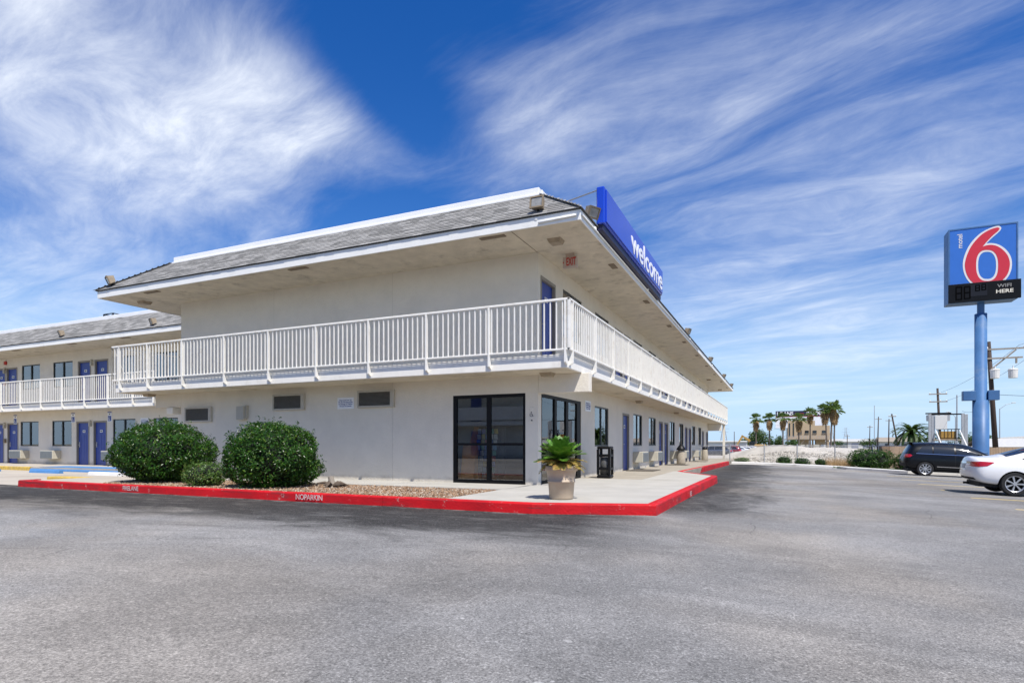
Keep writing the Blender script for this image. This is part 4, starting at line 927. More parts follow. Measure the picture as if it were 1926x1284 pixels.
# planter with cycad
px_, py_ = -3.57, 10.02
pl = wroot('planter', (px_, py_, 0)); tag(pl, 'round beige plastic planter pot on the lobby terrace', 'planter')
MB().lathe([(0, .004), (.205, .004), (.215, .03), (.235, .30), (.247, .305), (.25, .33), (.24, .335), (.262, .50), (.285, .505), (.295, .54), (.295, .585), (.275, .60), (.255, .59), (.245, .53), (0, .53)], (px_, py_, 0), 36).build('pot', M['pot'], pl, True)
MB().lathe([(0, .555), (.12, .55), (.246, .54)], (px_, py_, 0), 20).build('soil', M['soil'], pl, True)
cyc = wroot('cycad', (px_, py_, .54)); tag(cyc, 'green cycad with yellowing lower fronds growing in the beige planter', 'plant')
MB().lathe([(.09, .53), (.11, .58), (.09, .66), (0, .70)], (px_, py_, 0), 12).build('stem', M['bark'], cyc, True)
rg = random.Random(3)
def frond(az, el, L, droop, leaf_l, name, mat, base=(px_, py_, .66), parent=None, n=34, wid=.011, curl=.5):
    b = MB(); p = Vector(base); pts = []; e = el
    for i in range(11):
        pts.append(p.copy()); d = Vector((math.cos(az)*math.cos(e), math.sin(az)*math.cos(e), math.sin(e))); p = p + d * L / 10; e -= droop / 10
    b.tube(pts, [.008 * (1 - .06*i) for i in range(11)], 4)
    for i in range(n):
        t = .14 + .86 * i / (n-1); k = min(9, int(t*10)); q = pts[k].lerp(pts[k+1], t*10 - k); d = (pts[k+1] - pts[k]).normalized()
        s_ = d.cross(Vector((0, 0, 1))).normalized(); up = s_.cross(d); ll = leaf_l * (math.sin(math.pi * (0.12 + .80*t)) ** .6) * rg.uniform(.9, 1.1)
        for sg in (-1, 1):
            dd = (s_ * sg * .80 + d * .50 + up * rg.uniform(.12, .38)).normalized(); tip = q + dd * ll + Vector((0, 0, -ll*.12*curl)); m1 = q + dd * ll * .5; wv = d * wid
            b.add([q - wv*.6, q + wv*.6, m1 + wv, tip, m1 - wv], [(0, 1, 2, 4), (4, 2, 3)])
    return b.build(name, mat, parent)
for k in range(34):
    az = k * 2.399 + rg.uniform(-.2, .2); t = k / 34
    frond(az, R(80 - 58*t + rg.uniform(-6, 6)), rg.uniform(.40, .50), R(12 + 32*t), .15, 'frond', M['leaf_sago'], parent=cyc)
for k in range(26):
    frond(k * 2.399, R(rg.uniform(-2, 24)), rg.uniform(.36, .50), R(rg.uniform(30, 62)), .10, 'dry_frond', M['leaf_sago_dry'], (px_, py_, .65), cyc, n=18)

# ------------------------------------------------------------------ bushes
def leaf_shape(b, c, n_, size, rg):
    """one leaf: folded lozenge of four triangles"""
    u = n_.orthogonal().normalized(); u.rotate(Quaternion(n_, rg.uniform(0, 6.283))); v_ = n_.cross(u)
    l, wd = size * rg.uniform(.8, 1.25), size * rg.uniform(.36, .5)
    b.add([c - u*l*.5, c + v_*wd*.5 + n_*wd*.12, c + u*l*.5 - n_*l*.1, c - v_*wd*.5 + n_*wd*.12], [(0, 1, 2), (0, 2, 3)])
def lump(d, lobes):
    return 1 + sum(a * max(0, d.dot(q)) ** p for q, a, p in lobes)
def bush(name, loc, rx, ry, rz, n, size, mat, label, cat='bush', seed=0, zc=.45, group=None, core=.78, flat=0.0, shell=(.80, 1.04), sprigs=60):
    rg = random.Random(seed); r_ = wroot(name, loc); tag(r_, label, cat, group); L = Vector(loc); C = L + Vector((0, 0, rz * zc * 2 * .5))
    lobes = []
    for _ in range(26):
        q = Vector((rg.gauss(0, 1), rg.gauss(0, 1), rg.gauss(0, 1))).normalized(); lobes.append((q, rg.uniform(-.12, .10), rg.uniform(10, 40)))
    def surf(d):
        k = lump(d, lobes); hz = rz * (1 - zc) if d.z > 0 else rz * zc
        # squarish clipped profile
        f = 1.0 / ((abs(d.x)**2.4 + abs(d.y)**2.4 + abs(d.z)**2.4) ** (1/2.4))
        return Vector((d.x * rx * f * k, d.y * ry * f * k, d.z * hz * f * k))
    C = L + Vector((0, 0, rz * zc))
    # near-black core added to block light and stand for inner shade
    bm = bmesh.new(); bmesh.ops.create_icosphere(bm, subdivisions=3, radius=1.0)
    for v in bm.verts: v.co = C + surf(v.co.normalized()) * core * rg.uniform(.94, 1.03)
    me = bpy.data.meshes.new('shade_core'); bm.to_mesh(me); bm.free(); me.materials.append(M['leaf_core']); inst('shade_core', me, r_)
    b = MB(); per = 26
    for _ in range(n // per):         # leaf tufts of uneven depth, dark pockets between them
        d0 = Vector((rg.gauss(0, 1), rg.gauss(0, 1), rg.gauss(0, 1))).normalized(); dep = rg.choice((.80, .88, .94, .98, 1.02)) + rg.uniform(-.03, .03); rad = rg.uniform(.07, .15) / max(rx, rz) * 1.25
        up_ = (d0 + Vector((rg.gauss(0, .3), rg.gauss(0, .3), .35))).normalized()
        for _k in range(per):
            d = (d0 + Vector((rg.gauss(0, rad), rg.gauss(0, rad), rg.gauss(0, rad)))).normalized()
            p = C + surf(d) * (dep + rg.gauss(0, .022))
            if d.z < -.93 or p.z < L.z + .02: continue
            nn = (up_ * .8 + Vector((rg.gauss(0, .55), rg.gauss(0, .55), rg.gauss(0, .55)))).normalized()
            leaf_shape(b, p, nn, size, rg)
    for _ in range(sprigs):          # shoots that break the outline
        d = Vector((rg.gauss(0, 1), rg.gauss(0, 1), rg.gauss(.3, .8))).normalized(); p = C + surf(d); g_ = (d + Vector((0, 0, .5))).normalized()
        if p.z < L.z + .1: continue
        for k in range(7): leaf_shape(b, p + g_ * (k * size * .35) + Vector((rg.gauss(0, .3), rg.gauss(0, .3), rg.gauss(0, .3))) * size, (g_ + Vector((rg.gauss(0, .7), rg.gauss(0, .7), rg.gauss(0, .7)))).normalized(), size, rg)
    b.build('foliage', mat, r_)
    st = MB()
    for k in range(5):
        a = k * 1.3; st.tube([L + Vector((math.cos(a)*rx*.12, math.sin(a)*ry*.12, -.05)), C + Vector((math.cos(a)*rx*.4, math.sin(a)*ry*.4, 0))], [.03, .012], 5)
    st.build('stem', M['bark'], r_)
    return r_
bush('clipped_bush', (-15.1, 10.62, -.03), 1.29, 1.12, 1.53, 21000, .075, M['leaf_bush'], 'larger rounded dark green bush at the left end of the gravel bed', seed=1)
bush('clipped_bush', (-10.85, 10.32, -.03), 1.08, 0.98, 1.49, 18000, .072, M['leaf_bush'], 'rounded dark green bush at the middle of the gravel bed', seed=2)
bush('clipped_bush', (-12.55, 9.85, -.03), .50, .42, .58, 2600, .055, M['leaf_small'], 'small pale green bush tucked between the two large bushes', seed=3, sprigs=15)
# cut stump with twigs
st = wroot('tree_stump', (-9.4, 10.7, -.03)); tag(st, 'sawn tree stump with knotty roots on the gravel', 'stump')
MB().tube([(-9.4, 10.7, -.06), (-9.4, 10.7, .06), (-9.41, 10.69, .14), (-9.43, 10.68, .24)], [.12, .075, .065, .06], 10).build('trunk', M['grey_wood'], st)
rb = MB(); rg = random.Random(6)
for k in range(16):
    a = rg.uniform(0, 6.28); L_ = rg.uniform(.15, .42); rb.tube([(-9.4, 10.7, .02), (-9.4 + math.cos(a)*L_*.5, 10.7 + math.sin(a)*L_*.5, rg.uniform(.03, .12)), (-9.4 + math.cos(a)*L_, 10.7 + math.sin(a)*L_, rg.uniform(-.03, .10))], [.045, .035, .012], 5)
rb.build('roots', M['bark'], st)

# ------------------------------------------------------------------ pole sign
ps = wroot('pole_sign', (10.2, 40.9, gz(10.2, 40.9))); tag(ps, 'tall blue pole sign with a big red numeral six and black price panel', 'sign')
PX, PY = 10.22, 40.9; g0 = gz(PX, PY)
MB().lathe([(.38, g0 - .2), (.38, 3.42), (.285, 3.42), (.285, 8.25), (.0, 8.25)], (PX, PY, 0), 28).build('pole', M['pole_blue'], ps, True)
MB().lathe([(.17, 8.2), (.17, 8.95)], (PX, PY, 0), 20).build('pole_neck', M['pole_blue'], ps, True)
MB().bev(9.36, PX - .27, PY - .28, PY + .1, 3.42, 3.95, .015).build('cross_box', M['pole_blue'], ps)
MB().bev(PX + .27, 11.0, PY - .28, PY + .1, 3.42, 3.95, .015).build('cross_box', M['pole_blue'], ps)
MB().bev(PX - .3, PX + .18, PY - .62, PY - .38, g0 + .1, .55, .02).build('switch_box', M['pole_blue'], ps)
SX0_, SX1_, FY = 8.64, 11.70, 40.4
cab = MB().bev(SX0_ - .02, SX1_ + .03, FY + .03, FY + 1.0, 8.86, 12.99, .02).build('cabinet', M['pole_blue'], ps)
bz = MB(); bz.box(SX0_ - .02, SX1_ + .03, FY - .02, FY + .0299, 12.93, 13.0).box(SX0_ - .02, SX0_ + .05, FY - .02, FY + .0299, 9.9, 12.93).box(SX1_ - .04, SX1_ + .03, FY - .02, FY + .0299, 9.9, 12.93)
bz.build('bezel', M['pole_blue'], cab)
MB().box(SX0_ + .05, SX1_ - .04, FY + .0, FY + .0295, 9.9, 12.93).build('face_panel', M['face_blue'], cab)
MB().bev(SX0_ - .02, SX1_ + .14, FY - .08, FY + .029, 8.88, 9.899, .01).build('price_panel', M['panel_black'], cab)
MB().box(SX0_ + .95, SX0_ + 1.72, FY - .088, FY - .081, 9.15, 9.80).build('display_field', M['panel_grey'], cab)
for k, (x, z0, hh) in enumerate([(.30, 9.02, .74), (.68, 9.04, .70), (1.18, 9.42, .34), (1.46, 9.44, .34)]):
    b = MB(); wd = .30 if k < 2 else .22; x += SX0_; y = FY - .096; tk = .05
    for (p, q, u, v_) in [(x, x+wd, z0, z0+tk), (x, x+wd, z0+hh-tk, z0+hh), (x, x+wd, z0+hh/2-tk/2, z0+hh/2+tk/2), (x, x+tk, z0+tk, z0+hh/2-tk/2), (x+wd-tk, x+wd, z0+tk, z0+hh/2-tk/2), (x, x+tk, z0+hh/2+tk/2, z0+hh-tk), (x+wd-tk, x+wd, z0+hh/2+tk/2, z0+hh-tk)]:
        b.box(p, q, y, y + .007, u, v_)
    b.build('price_digit', M['panel_digit'], cab)
inst('lettering', text_mesh('WIFI', .34, .003, .004, mat=M['wifi_dim']), cab, stand((SX0_ + 2.48, FY - .084, 9.60), '-Y', .92, .75))
inst('lettering', text_mesh('HERE', .36, .003, .008, mat=M['wifi_bright']), cab, stand((SX0_ + 2.48, FY - .084, 9.30), '-Y', .92, .75))
inst('lettering', text_mesh('motel', .52, .002, .004, mat=M['face_white'], res=6), cab, Matrix.Translation((SX0_ + .52, FY - .006, 12.30)) @ Matrix.Rotation(R(90), 4, 'X') @ Matrix.Rotation(R(90), 4, 'Z') @ Matrix.Diagonal((.66, .66, 1, 1)))
def face_pt(x, y):
    u = (x - 112) / 968; yt = 182 - 115 * u; yb = 945 - 90 * u
    return (SX0_ + .02 + u * (SX1_ - SX0_), 12.96 - (y - yt) / (yb - yt) * 3.06)
def smooth_poly(pts, corners=(), n=6):
    """Catmull-Rom through pts, corner indices stay sharp"""
    P = [Vector(face_pt(*p)) for p in pts]; N = len(P); out = []
    for i in range(N):
        p1, p2 = P[i], P[(i+1) % N]; p0 = P[i-1] if i not in corners else p1; p3 = P[(i+2) % N] if (i+1) % N not in corners else p2
        for k in range(n):
            t = k / n; out.append(.5 * ((2*p1) + (p2-p0)*t + (2*p0-5*p1+4*p2-p3)*t*t + (3*p1-p0-3*p2+p3)*t**3))
    return out
def ell(cx_, cy_, rx, ry, n=40, p=2.5):
    out = []
    for k in range(n):
        a = -2*math.pi*k/n; c, s_ = math.cos(a), math.sin(a)
        out.append(Vector(face_pt(cx_ + rx*abs(c)**(2/p)*(1 if c > 0 else -1), cy_ + ry*abs(s_)**(2/p)*(1 if s_ > 0 else -1))))
    return out
def flat_curve(name, loops, y, depth, mat, parent):
    c = bpy.data.curves.new(name, 'CURVE'); c.dimensions = '2D'; c.fill_mode = 'BOTH'; c.extrude = depth
    for lp in loops:
        sp = c.splines.new('POLY'); sp.points.add(len(lp) - 1); sp.use_cyclic_u = True
        for q, p in zip(sp.points, lp): q.co = (p.x, p.y, 0, 1)
    o = bpy.data.objects.new(name, c); me = bpy.data.meshes.new_from_object(o); bpy.data.objects.remove(o); bpy.data.curves.remove(c)
    me.materials.clear(); me.materials.append(mat)
    return inst(name, me, parent, Matrix.Translation((0, y, 0)) @ Matrix.Rotation(R(90), 4, 'X'))
outer = [(820, 115), (850, 140), (840, 175), (790, 225), (720, 285), (660, 345), (648, 362), (700, 355), (780, 365), (860, 400), (930, 460), (980, 540), (998, 630), (990, 720), (960, 800), (912, 868), (420, 916), (370, 860), (330, 780), (311, 690), (315, 600), (345, 500), (400, 390), (480, 290), (580, 205), (700, 145), (780, 118)]
inner = [(805, 138), (829, 153), (800, 192), (730, 252), (650, 335), (592, 405), (640, 388), (720, 380), (800, 400), (880, 455), (940, 530), (968, 620), (962, 710), (930, 800), (868, 872), (462, 912), (410, 865), (365, 790), (340, 690), (345, 610), (375, 510), (430, 400), (510, 300), (600, 220), (700, 165), (780, 140)]
flat_curve('numeral_outline', [smooth_poly(outer, (6, 15, 16)), ell(654, 666, 126, 190)], FY - .004, .003, M['face_white'], cab)
flat_curve('numeral', [smooth_poly(inner, (5, 14, 15)), ell(654, 667, 154, 217)], FY - .010, .004, M['face_red'], cab)

# ------------------------------------------------------------------ cars
def apply_mods(me, build):
    ts = bpy.data.scenes.new('tmp'); o = bpy.data.objects.new('tmp', me); ts.collection.objects.link(o)
    extra = build(o, ts); vl = ts.view_layers[0]; vl.update()
    out = bpy.data.meshes.new_from_object(o.evaluated_get(vl.depsgraph))
    bpy.data.objects.remove(o)
    for e in extra: bpy.data.objects.remove(e)
    bpy.data.scenes.remove(ts); return out
def car_body(cols, ax, wr, halfw, paint):
    """cols: per station six (x, z, y) from underside edge to roof centre; mirrored, closed, smoothed, wheel wells cut"""
    n = len(cols); v = []; f = []
    for c in cols:
        ring = [Vector((x, y, z)) for (x, z, y) in c]
        full = [Vector((p.x, -p.y, p.z)) for p in ring[:5]] + [ring[5]] + [ring[k] for k in (4, 3, 2, 1, 0)]
        full.append(Vector((ring[0].x, 0, ring[0].z - .01)))
        v += full
    m_ = 12
    for i in range(n - 1):
        for k in range(m_): f.append((i*m_ + k, i*m_ + (k+1) % m_, (i+1)*m_ + (k+1) % m_, (i+1)*m_ + k))
    def cap(i, rev):
        b = i * m_; q = [(b+0, b+11, b+10), (b+0, b+10, b+9, b+1), (b+1, b+9, b+8, b+2), (b+2, b+8, b+7, b+3), (b+3, b+7, b+6, b+4), (b+4, b+6, b+5)]
        return [tuple(reversed(t)) if rev else t for t in q]
    f += cap(0, False) + cap(n - 1, True)
    me = bpy.data.meshes.new('body'); me.from_pydata([tuple(p) for p in v], [], f); me.materials.append(paint); me.materials.append(M['rubber'])
    bm = bmesh.new(); bm.from_mesh(me); bmesh.ops.recalc_face_normals(bm, faces=bm.faces[:]); bm.to_mesh(me); bm.free()
    def build(o, ts):
        sb = o.modifiers.new('s', 'SUBSURF'); sb.levels = 3; sb.render_levels = 3; ex = []
        for x in ax:
            for sg in (-1, 1):
                cb = MB().lathe([(0, -.19), (wr, -.19), (wr, .19), (0, .19)], (x, sg * (halfw - .08), wr - .055), 28, 'Y')
                cm = bpy.data.meshes.new('cut'); cm.from_pydata([tuple(p) for p in cb.v], [], cb.f); cm.materials.append(paint); cm.materials.append(M['rubber'])
                b2 = bmesh.new(); b2.from_mesh(cm); bmesh.ops.remove_doubles(b2, verts=b2.verts[:], dist=1e-4)
                bmesh.ops.dissolve_degenerate(b2, edges=b2.edges[:], dist=1e-5); bmesh.ops.recalc_face_normals(b2, faces=b2.faces[:]); b2.to_mesh(cm); b2.free()
                for p in cm.polygons: p.material_index = 1
                co = bpy.data.objects.new('cut', cm); ts.collection.objects.link(co); ex.append(co)
                bo = o.modifiers.new('b', 'BOOLEAN'); bo.operation = 'DIFFERENCE'; bo.object = co; bo.solver = 'EXACT'
        return ex
    out = apply_mods(me, build); out.name = 'body'
    for p in out.polygons: p.use_smooth = True
    out.set_sharp_from_angle(angle=R(38))
    return out
def decal(bvh, poly, axis, mat, name, off=.006, cuts=4, thick=0.0):
    """a shape cut from a flat outline and laid on the body; axis: '-y' '+y' side, '-x' rear, '+x' front, '+z' top"""
    d = {'-y': Vector((0, 1, 0)), '+y': Vector((0, -1, 0)), '-x': Vector((1, 0, 0)), '+x': Vector((-1, 0, 0)), '+z': Vector((0, 0, -1))}[axis]
    bm = bmesh.new()
    for p in poly:
        q = {'y': Vector((p[0], 0, p[1])), 'x': Vector((0, p[0], p[1])), 'z': Vector((p[0], p[1], 0))}[axis[1]]; bm.verts.new(q - d * 6)
    bm.faces.new(bm.verts[:]); bmesh.ops.triangulate(bm, faces=bm.faces[:])
    for _ in range(cuts): bmesh.ops.subdivide_edges(bm, edges=[e for e in bm.edges if e.calc_length() > .09], cuts=1, use_grid_fill=True)
    bmesh.ops.triangulate(bm, faces=bm.faces[:])
    bad = []
    for v in bm.verts:
        h = bvh.ray_cast(v.co, d)
        if h[0] is None or h[3] > 8.0: bad.append(v)
        else:
            nrm = h[1] if h[1].dot(d) < 0 else -h[1]; v.co = h[0] + nrm * off
    bmesh.ops.delete(bm, geom=bad, context='VERTS')
    me = bpy.data.meshes.new(name); bm.to_mesh(me); bm.free(); me.materials.append(mat)
    for p in me.polygons: p.use_smooth = True
    return me
def wheel_meshes(r, w_, spokes):
    t = MB().lathe([(r*.68, -w_/2), (r*.93, -w_/2), (r, -w_/2 + .03), (r, w_/2 - .03), (r*.93, w_/2), (r*.68, w_/2), (r*.68, -w_/2)], (0, 0, 0), 32, 'Y')
    tm = mesh_of(t, 'wheel', M['rubber'])
    for p in tm.polygons: p.use_smooth = True
    tm.set_sharp_from_angle(angle=R(40))
    b = MB().lathe([(r*.685, -w_/2 + .01), (r*.70, -w_/2 - .004), (r*.63, -w_/2 + .012), (r*.62, w_/2)], (0, 0, 0), 32, 'Y').lathe([(0, -w_/2 + .004), (r*.15, -w_/2 + .004), (r*.17, -w_/2 + .03)], (0, 0, 0), 16, 'Y')
    for k in range(spokes):
        a = 2*math.pi*k/spokes; c, s_ = math.cos(a), math.sin(a); h = r * .055
        q = [(r*.13, -h*.8), (r*.66, -h*1.3), (r*.66, h*1.3), (r*.13, h*.8)]
        vs = [(x*c - y*s_, -w_/2 + .012 + (0 if x > r*.3 else .0), x*s_ + y*c) for x, y in q] + [(x*c - y*s_, -w_/2 + .06, x*s_ + y*c) for x, y in q]
        b.add(vs, [(0, 1, 2, 3), (0, 4, 5, 1), (1, 5, 6, 2), (2, 6, 7, 3), (3, 7, 4, 0)])
    rm = mesh_of(b, 'rim', M['alloy'])
    dm = mesh_of(MB().lathe([(0, .0), (r*.62, .0)], (0, 0, 0), 24, 'Y'), 'brake_disc', M['black_metal'])
    return tm, rm, dm
SUVC = [[(.25,.42,.70),(.06,.50,.80),(.02,.74,.84),(.12,1.06,.83),(.40,1.58,.62),(.34,1.66,0)],
        [(.5,.32,.72),(.4,.38,.88),(.4,.74,.915),(.45,1.08,.885),(.75,1.62,.65),(.7,1.70,0)],
        [(1.0,.30,.72),(1.0,.36,.89),(1.0,.74,.925),(1.0,1.07,.895),(1.15,1.64,.66),(1.1,1.73,0)],
        [(1.9,.28,.72),(1.9,.34,.89),(1.9,.74,.925),(1.9,1.05,.895),(1.95,1.64,.66),(1.9,1.73,0)],
        [(2.6,.28,.72),(2.6,.34,.89),(2.6,.74,.925),(2.6,1.03,.895),(2.55,1.60,.65),(2.5,1.70,0)],
        [(3.15,.28,.72),(3.15,.34,.89),(3.15,.74,.92),(3.2,1.02,.885),(3.02,1.50,.63),(2.95,1.62,0)],
        [(3.75,.28,.72),(3.75,.34,.89),(3.75,.72,.92),(3.8,1.0,.87),(3.72,1.08,.72),(3.62,1.13,0)],
        [(4.25,.28,.70),(4.25,.34,.88),(4.25,.70,.91),(4.25,.95,.85),(4.2,1.0,.64),(4.2,1.04,0)],
        [(4.65,.30,.66),(4.65,.36,.82),(4.68,.66,.85),(4.65,.87,.79),(4.62,.92,.55),(4.62,.95,0)],
        [(4.72,.36,.58),(4.86,.42,.66),(4.90,.62,.68),(4.82,.80,.66),(4.80,.84,.5),(4.80,.86,0)]]
SEDC = [[(.25,.34,.68),(.08,.42,.78),(.0,.62,.83),(.08,.96,.79),(.13,1.03,.64),(.09,1.07,0)],
        [(.45,.28,.70),(.40,.32,.87),(.42,.64,.915),(.45,.97,.87),(.45,1.04,.68),(.42,1.09,0)],
        [(.85,.26,.72),(.85,.30,.88),(.85,.64,.925),(.88,.96,.89),(.85,1.06,.68),(.80,1.12,0)],
        [(1.45,.25,.72),(1.45,.30,.88),(1.45,.64,.925),(1.45,.95,.895),(1.55,1.35,.60),(1.48,1.43,0)],
        [(2.1,.25,.72),(2.1,.30,.88),(2.1,.64,.925),(2.1,.94,.895),(2.15,1.41,.60),(2.1,1.49,0)],
        [(2.75,.25,.72),(2.75,.30,.88),(2.75,.64,.925),(2.75,.93,.89),(2.75,1.36,.59),(2.7,1.46,0)],
        [(3.6,.25,.72),(3.6,.30,.88),(3.6,.62,.92),(3.62,.92,.87),(3.58,.98,.70),(3.5,1.03,0)],
        [(4.2,.25,.70),(4.2,.30,.87),(4.2,.60,.90),(4.2,.85,.84),(4.18,.90,.62),(4.18,.94,0)],
        [(4.6,.26,.66),(4.6,.32,.80),(4.62,.56,.84),(4.6,.75,.78),(4.58,.80,.52),(4.58,.83,0)],
        [(4.70,.30,.56),(4.82,.38,.64),(4.86,.55,.66),(4.80,.68,.64),(4.78,.71,.48),(4.78,.73,0)]]
def body_kit(cols, ax, wr, kind):
    me = car_body(cols, ax, wr, .93, M['car_white'])
    bm = bmesh.new(); bm.from_mesh(me); bv = BVHTree.FromBMesh(bm); kit = []
    G = M['car_glass']
    if kind == 'suv':
        for s_ in ('-y', '+y'):
            kit += [('side_window', decal(bv, [(.62, 1.14), (.88, 1.47), (1.28, 1.53), (1.28, 1.13)], s_, G, 'side_window')), ('side_window', decal(bv, [(1.34, 1.13), (1.34, 1.54), (2.18, 1.55), (2.18, 1.11)], s_, G, 'side_window')),
                    ('side_window', decal(bv, [(2.26, 1.11), (2.26, 1.545), (2.82, 1.47), (3.36, 1.09)], s_, G, 'side_window')),
                    ('window_trim', decal(bv, [(.60, 1.105), (.60, 1.125), (3.45, 1.075), (3.45, 1.055)], s_, M['chrome'], 'window_trim', .009)),
                    ('sill_trim', decal(bv, [(1.48, .47), (1.48, .50), (3.35, .48), (3.35, .45)], s_, M['chrome'], 'sill_trim', .008)),
                    ('door_gap', decal(bv, [(2.215, .50), (2.227, .50), (2.227, 1.09), (2.215, 1.09)], s_, M['rubber'], 'door_gap', .003)),
                    ('door_handle', decal(bv, [(1.62, .96), (1.62, .985), (1.80, .985), (1.80, .96)], s_, M['car_black'], 'door_handle', .02)),
                    ('taillight', decal(bv, [(.10, .90), (.12, 1.06), (.36, 1.07), (.44, 1.0), (.34, .92)], s_, M['tail_red'], 'taillight', .008))]
        kit += [('rear_window', decal(bv, [(-.62, 1.14), (.62, 1.14), (.52, 1.5), (-.52, 1.5)], '-x', G, 'rear_window')), ('windscreen', decal(bv, [(-.70, 1.17), (.70, 1.17), (.56, 1.53), (-.56, 1.53)], '+x', G, 'windscreen')),
                ('taillight', decal(bv, [(-.76, .90), (-.76, 1.06), (-.46, 1.06), (-.46, .93)], '-x', M['tail_red'], 'taillight', .008)), ('taillight', decal(bv, [(.76, .90), (.76, 1.06), (.46, 1.06), (.46, .93)], '-x', M['tail_red'], 'taillight', .008)),
                ('licence_plate', decal(bv, [(-.16, .82), (.16, .82), (.16, .97), (-.16, .97)], '-x', M['plate'], 'licence_plate', .008)),
                ('bumper', decal(bv, [(-.75, .44), (.75, .44), (.78, .62), (-.78, .62)], '-x', M['rubber'], 'bumper', .012)),
                ('spoiler', mesh_of(MB().bev(.30, .52, -.58, .58, 1.635, 1.675, .012), 'spoiler', M['car_black']))]
    else:
        for s_ in ('-y', '+y'):
            kit += [('side_window', decal(bv, [(1.20, 1.02), (1.58, 1.27), (2.02, 1.36), (2.02, 1.01)], s_, G, 'side_window')), ('side_window', decal(bv, [(2.08, 1.01), (2.08, 1.36), (2.62, 1.33), (3.32, 1.0)], s_, G, 'side_window')),
                    ('window_trim', decal(bv, [(1.12, .985), (1.12, 1.003), (3.4, .985), (3.4, .967)], s_, M['chrome'], 'window_trim', .009)),
                    ('door_gap', decal(bv, [(2.045, .42), (2.057, .42), (2.057, .98), (2.045, .98)], s_, M['rubber'], 'door_gap', .003)),
                    ('door_handle', decal(bv, [(1.42, .84), (1.42, .865), (1.60, .865), (1.60, .84)], s_, M['chrome'], 'door_handle', .02)),
                    ('taillight', decal(bv, [(.06, .78), (.07, .90), (.30, .925), (.60, .92), (.42, .80), (.2, .765)], s_, M['tail_red'], 'taillight', .008))]
        kit += [('rear_window', decal(bv, [(.90, -.62), (.90, .62), (1.48, .54), (1.48, -.54)], '+z', G, 'rear_window')), ('windscreen', decal(bv, [(3.5, -.68), (3.5, .68), (2.82, .56), (2.82, -.56)], '+z', G, 'windscreen')),
                ('taillight', decal(bv, [(-.80, .78), (-.80, .91), (-.52, .91), (-.50, .80)], '-x', M['tail_red'], 'taillight', .008)), ('taillight', decal(bv, [(.80, .78), (.80, .91), (.52, .91), (.50, .80)], '-x', M['tail_red'], 'taillight', .008)),
                ('chrome_strip', decal(bv, [(-.50, .86), (.50, .86), (.50, .90), (-.50, .90)], '-x', M['chrome'], 'chrome_strip', .012)),
                ('licence_plate', decal(bv, [(-.16, .70), (.16, .70), (.16, .84), (-.16, .84)], '-x', M['plate'], 'licence_plate', .008)),
                ('bumper_insert', decal(bv, [(-.70, .40), (.70, .40), (.66, .46), (-.66, .46)], '-x', M['rubber'], 'bumper_insert', .01))]
    bm.free(); return me, kit
SUV_KIT = body_kit(SUVC, (1.0, 3.89), .40, 'suv'); SED_KIT = body_kit(SEDC, (1.06, 3.83), .375, 'sedan')
W_SUV = wheel_meshes(.36, .23, 9); W_SED = wheel_meshes(.33, .22, 7)
def car(name, kind, x, y, rz, paint, label, pitch=0.0, z=None):
    me, kit = SUV_KIT if kind == 'suv' else SED_KIT; ax = (1.0, 3.89) if kind == 'suv' else (1.06, 3.83); wr = .36 if kind == 'suv' else .33; wm = W_SUV if kind == 'suv' else W_SED
    r_ = empty(name, (x, y, gz(x, y) if z is None else z)); r_.rotation_euler = (0, pitch, R(rz)); tag(r_, label, 'car')
    m2 = me.copy(); m2.materials[0] = paint
    b_ = inst('body', m2, r_)
    for nm, k in kit: inst(nm, k, r_)
    for a in ax:
        for sg in (-1, 1):
            w_ = inst('wheel', wm[0], r_, Matrix.Translation((a, sg * .79, wr)) @ (Matrix.Identity(4) if sg < 0 else Matrix.Rotation(R(180), 4, 'Z')))
            inst('rim', wm[1], w_); inst('brake_disc', wm[2], w_)
    ml = mesh_of(MB().bev(-.09, .09, -.10, .10, -.06, .07, .03), 'mirror', paint); mx = 3.15 if kind == 'suv' else 3.05
    for sg in (-1, 1): inst('mirror', ml, r_, Matrix.Translation((mx, sg * 1.0, 1.10 if kind == 'suv' else 1.0)))
    inst('underbody', mesh_of(MB().box(.3, 4.6, -.62, .62, .2, .36).tube([(.16, .4, .25), (.5, .4, .25)], .035, 8), 'underbody', M['rubber']), r_)
    return r_
pt = math.atan(.035)
car('parked_suv', 'suv', 5.62, 36.40, 0, M['car_black'], 'black sport utility vehicle parked beyond the white sedan', pt, gz(6.6, 36) + .035)
car('parked_sedan', 'sedan', 4.97, 21.93, 0, M['car_white'], 'white sedan cut off by the right picture edge', pt, gz(6.03, 21.5) + .037 + .03)
car('parked_suv', 'suv', -5.3, 79.5, 180, M['car_grey'], 'dark grey sport utility vehicle in the far gravel lot', 0, -.83)
car('parked_suv', 'suv', -4.6, 86.0, 180, M['car_red'], 'dark red sport utility vehicle beside the grey one in the gravel lot', 0, -.83)
for i, (x, y, pm, lb) in enumerate([(-4.2, 93, 'car_silver', 'silver sedan just past the red vehicle in the gravel lot'), (-3.7, 99, 'car_white', 'white sedan past the silver one in the gravel lot'), (-3.0, 105, 'car_white', 'white sedan next to last in the far row of cars'), (-2.2, 111, 'car_white', 'white sedan at the far end of the row of cars')]):
    car('parked_sedan', 'sedan', x, y, 180, M[pm], lb, 0, -.83)
car('parked_suv', 'suv', 30.8, 95.0, 15, M['car_silver'], 'pale vehicle glimpsed behind the pole sign and the wooden pole', 0, -.83)

